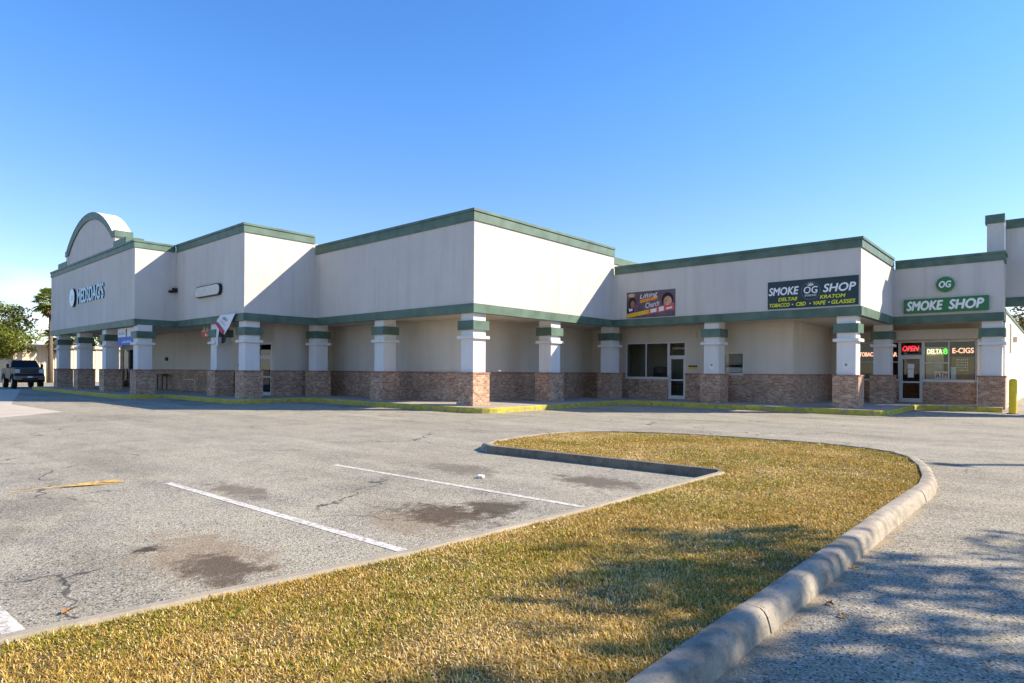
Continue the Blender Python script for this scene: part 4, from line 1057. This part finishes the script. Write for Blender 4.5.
# palm behind the left end of the plaza
def palm(loc, h, seed, label):
    t = empty('palm_tree', loc); tag(t, label, 'palm', 'fan palms behind the plaza'); q = random.Random(seed)
    MB().tube([(0, 0, 0), (.1, 0, h * .5), (.05, .05, h)], [.28, .2, .19], 10).build('trunk', M['bark'], t, smooth=True)
    V, F, Tn = [], [], []
    for k in range(80):
        az = q.uniform(0, 2 * math.pi); el = R(q.uniform(-75, 75)); L_ = q.uniform(.7, 1.25)
        d_ = Vector((math.cos(az) * math.cos(el), math.sin(az) * math.cos(el), math.sin(el)))
        hub = Vector((.05, .05, h)) + d_ * L_
        side = d_.cross(Vector((0, 0, 1))).normalized(); up = side.cross(d_)
        base = Vector((.05, .05, h)); tn = .1 if el < R(-35) else q.uniform(.4, 1)
        o_ = len(V); V += [base, base + side * .04, hub + side * .04, hub]; F.append((o_, o_ + 1, o_ + 2, o_ + 3)); Tn += [tn] * 4
        for j in range(13):
            a = R(-75 + 150 * j / 12); dd = (d_ * math.cos(a) + side * math.sin(a)); ll = q.uniform(.75, 1.05)
            tip = hub + dd * ll + Vector((0, 0, -.22 * ll)); mid_ = hub + dd * ll * .55; wv_ = dd.cross(up).normalized() * .10
            o_ = len(V); V += [hub, mid_ + wv_, tip, mid_ - wv_]; F.append((o_, o_ + 1, o_ + 2, o_ + 3)); Tn += [tn] * 4
    o = MB().add(V, F).build('crown', M['leafp'], t)
    at = o.data.attributes.new('tint', 'FLOAT', 'POINT'); at.data.foreach_set('value', np.array(Tn, np.float32))
palm((-84.5, 17.5, 0), 9.0, 3, 'tall fan palm rising behind the left end of the plaza')
palm((-86.5, 18.9, 0), 5.4, 4, 'short shaggy fan palm behind the left end of the plaza')

# ------------------------------------------------------------------ shed behind the truck
sd = empty('metal_shed', (-88, 20.5, 0), R(11)); tag(sd, 'cream metal sided shed with a dark door behind the pickup', 'shed')
b = MB()
for k in range(60): b.box(.02, .05 if k % 2 else .09, -6 + k * .2, -5.8 + k * .2, 0, 4.0)
b.box(-6, .02, -6, 6, 0, 4.0); b.build('wall', M['metalshed'], sd)
MB().add([(-6.3, -6.3, 4.0), (.4, -6.3, 4.0), (.4, 6.3, 4.0), (-6.3, 6.3, 4.0), (-6.3, -6.3, 4.6), (.4, -6.3, 4.25), (.4, 6.3, 4.25), (-6.3, 6.3, 4.6)], [(0, 3, 2, 1), (4, 5, 6, 7), (0, 1, 5, 4), (1, 2, 6, 5), (2, 3, 7, 6), (3, 0, 4, 7)]).build('roof', M['metalshed'], sd)
MB().box(.09, .13, 1.0, 2.1, 0, 2.2).build('door', plain('grey_door', (.3, .3, .3), .5), sd)
MB().box(.09, .15, -1.2, -.6, 2.5, 2.9).build('vent', M['dark'], sd)

# ------------------------------------------------------------------ pickup truck
def truck(loc, rz):
    t = empty('pickup_truck', loc, rz); tag(t, 'dark blue grey lifted pickup truck parked facing the camera at the left edge', 'pickup truck')
    paint = plain('slate_blue_paint', (.014, .015, .017), .5, 0, .04, spec=.25); chrome = plain('dull_chrome', (.18, .185, .195), .3, .9)
    tyre = plain('tyre_rubber', (.015, .015, .015), .85); wg = plain('dark_windscreen', (.008, .009, .01), .4, 0, 0, spec=.15)
    # front at +x; half width .98
    def hexa(mb, xs, ys0, ys1, z0, z1a, z1b):   # slab between x0,x1 with top sloping
        x0, x1 = xs
        mb.add([(x0, -ys0, z0), (x1, -ys1, z0), (x1, ys1, z0), (x0, ys0, z0), (x0, -ys0, z1a), (x1, -ys1, z1b), (x1, ys1, z1b), (x0, ys0, z1a)],
               [(0, 3, 2, 1), (4, 5, 6, 7), (0, 1, 5, 4), (1, 2, 6, 5), (2, 3, 7, 6), (3, 0, 4, 7)])
    b = MB()
    hexa(b, (1.25, 2.85), .97, .94, .85, 1.60, 1.53)         # bonnet block
    hexa(b, (-1.35, 1.25), .98, .97, .72, 1.56, 1.58)        # cab lower
    hexa(b, (-3.2, -1.35), .99, .98, .80, 1.52, 1.50)        # bed
    b.build('body', paint, t, bevel=.05)
    c = MB(); c.add([(-1.3, -.95, 1.5), (1.35, -.95, 1.52), (1.35, .95, 1.52), (-1.3, .95, 1.5), (-1.05, -.78, 2.12), (.55, -.76, 2.14), (.55, .76, 2.14), (-1.05, .78, 2.12)],
          [(0, 3, 2, 1), (4, 5, 6, 7), (0, 1, 5, 4), (1, 2, 6, 5), (2, 3, 7, 6), (3, 0, 4, 7)]); c.build('cab_roof', paint, t, bevel=.03)
    # windscreen and side windows set just proud of the cab
    ws = MB(); ws.add([(1.33, -.84, 1.56), (1.33, .84, 1.56), (.62, .70, 2.07), (.62, -.70, 2.07)], [(0, 1, 2, 3)])
    for v in range(4): x, y, z = ws.v[v]; ws.v[v] = (x + .03, y, z + .03)
    ws.build('windscreen', wg, t)
    for s_ in (-1, 1):
        q = MB(); q.add([(-1.1, s_ * .955, 1.56), (-.05, s_ * .955, 1.56), (-.05, s_ * .815, 2.05), (-.95, s_ * .82, 2.05)], [(0, 1, 2, 3)]); q.build('side_window', wg, t)
        q = MB(); q.add([(.0, s_ * .955, 1.56), (1.15, s_ * .955, 1.56), (.55, s_ * .815, 2.05), (.0, s_ * .815, 2.05)], [(0, 1, 2, 3)]); q.build('side_window', wg, t)
        mm_ = MB(); mm_.box(.82, 1.0, min(s_ * 1.03, s_ * 1.2), max(s_ * 1.03, s_ * 1.2), 1.55, 1.85); mm_.box(.86, .94, min(s_ * .94, s_ * 1.06), max(s_ * .94, s_ * 1.06), 1.56, 1.62); mm_.build('wing_mirror', M['black'], t, bevel=.02)
        hl = MB(); hl.box(2.78, 2.875, min(s_ * .60, s_ * .93), max(s_ * .60, s_ * .93), 1.16, 1.46); hl.build('headlight', plain('headlight_lens', (.62, .64, .66), .1, 0, .02, spec=.8), t, bevel=.02)
        for x in (1.95, -2.05):
            a = MB(); a.tube([(x + .62 * math.cos(k * math.pi / 10), s_ * 1.0, .5 + .60 * math.sin(k * math.pi / 10)) for k in range(11)], .055, 6); a.build('wheel_arch', M['black'], t)
            wh = MB(); wh.tube([(x, s_ * .68, .46), (x, s_ * .72, .46), (x, s_ * .97, .46), (x, s_ * 1.01, .46)], [.40, .46, .46, .40], 24); w_ = wh.build('wheel', tyre, t)
            rm = MB(); rm.tube([(x, s_ * 1.0, .46), (x, s_ * 1.02, .46)], [.27, .22], 16); rm.build('rim', chrome, w_)
    g = MB(); g.box(2.80, 2.90, -.58, .58, 1.0, 1.44); g.build('grille', M['black'], t)
    for z in (1.14, 1.30): MB().box(2.86, 2.93, -.58, .58, z, z + .05).build('grille_bar', chrome, t)
    MB().box(2.86, 2.92, -.62, .62, 1.45, 1.50).build('grille_bar', chrome, t)
    bp = MB(); bp.box(2.72, 3.02, -.98, .98, .66, .96); bp.build('front_bumper', chrome, t, bevel=.05)
    MB().box(2.90, 3.03, -.5, .5, .68, .80).build('air_dam', M['black'], t)
    MB().box(3.0, 3.035, -.16, .16, .82, .93).build('number_plate', M['paper'], t)
    MB().box(-3.0, 2.6, -.6, .6, .46, .80).build('chassis', M['black'], t)
    return t
truck((-64.2, 11.45, 0), -0.03).scale = (1, 1, 1.07)

# ------------------------------------------------------------------ tall lamp post right of the frame, its shadow crosses the drive
hp = 9.0
lp = empty('lamp_post', (-1.45 + hp / SUN.z * SUN.x, 14.15 + hp / SUN.z * SUN.y, 0)); tag(lp, 'tall lamp post right of the frame throwing the thin shadow across the drive', 'lamp post')
MB().tube([(0, 0, 0), (0, 0, hp)], [.15, .12], 10).build('pole', M['steel'], lp)
MB().box(-.25, .25, -.15, .15, hp, hp + .12).build('lamp_head', M['black'], lp)
MB().tube([(0, 0, 0), (0, 0, .5)], .25, 14).build('footing', M['kerb'], lp)
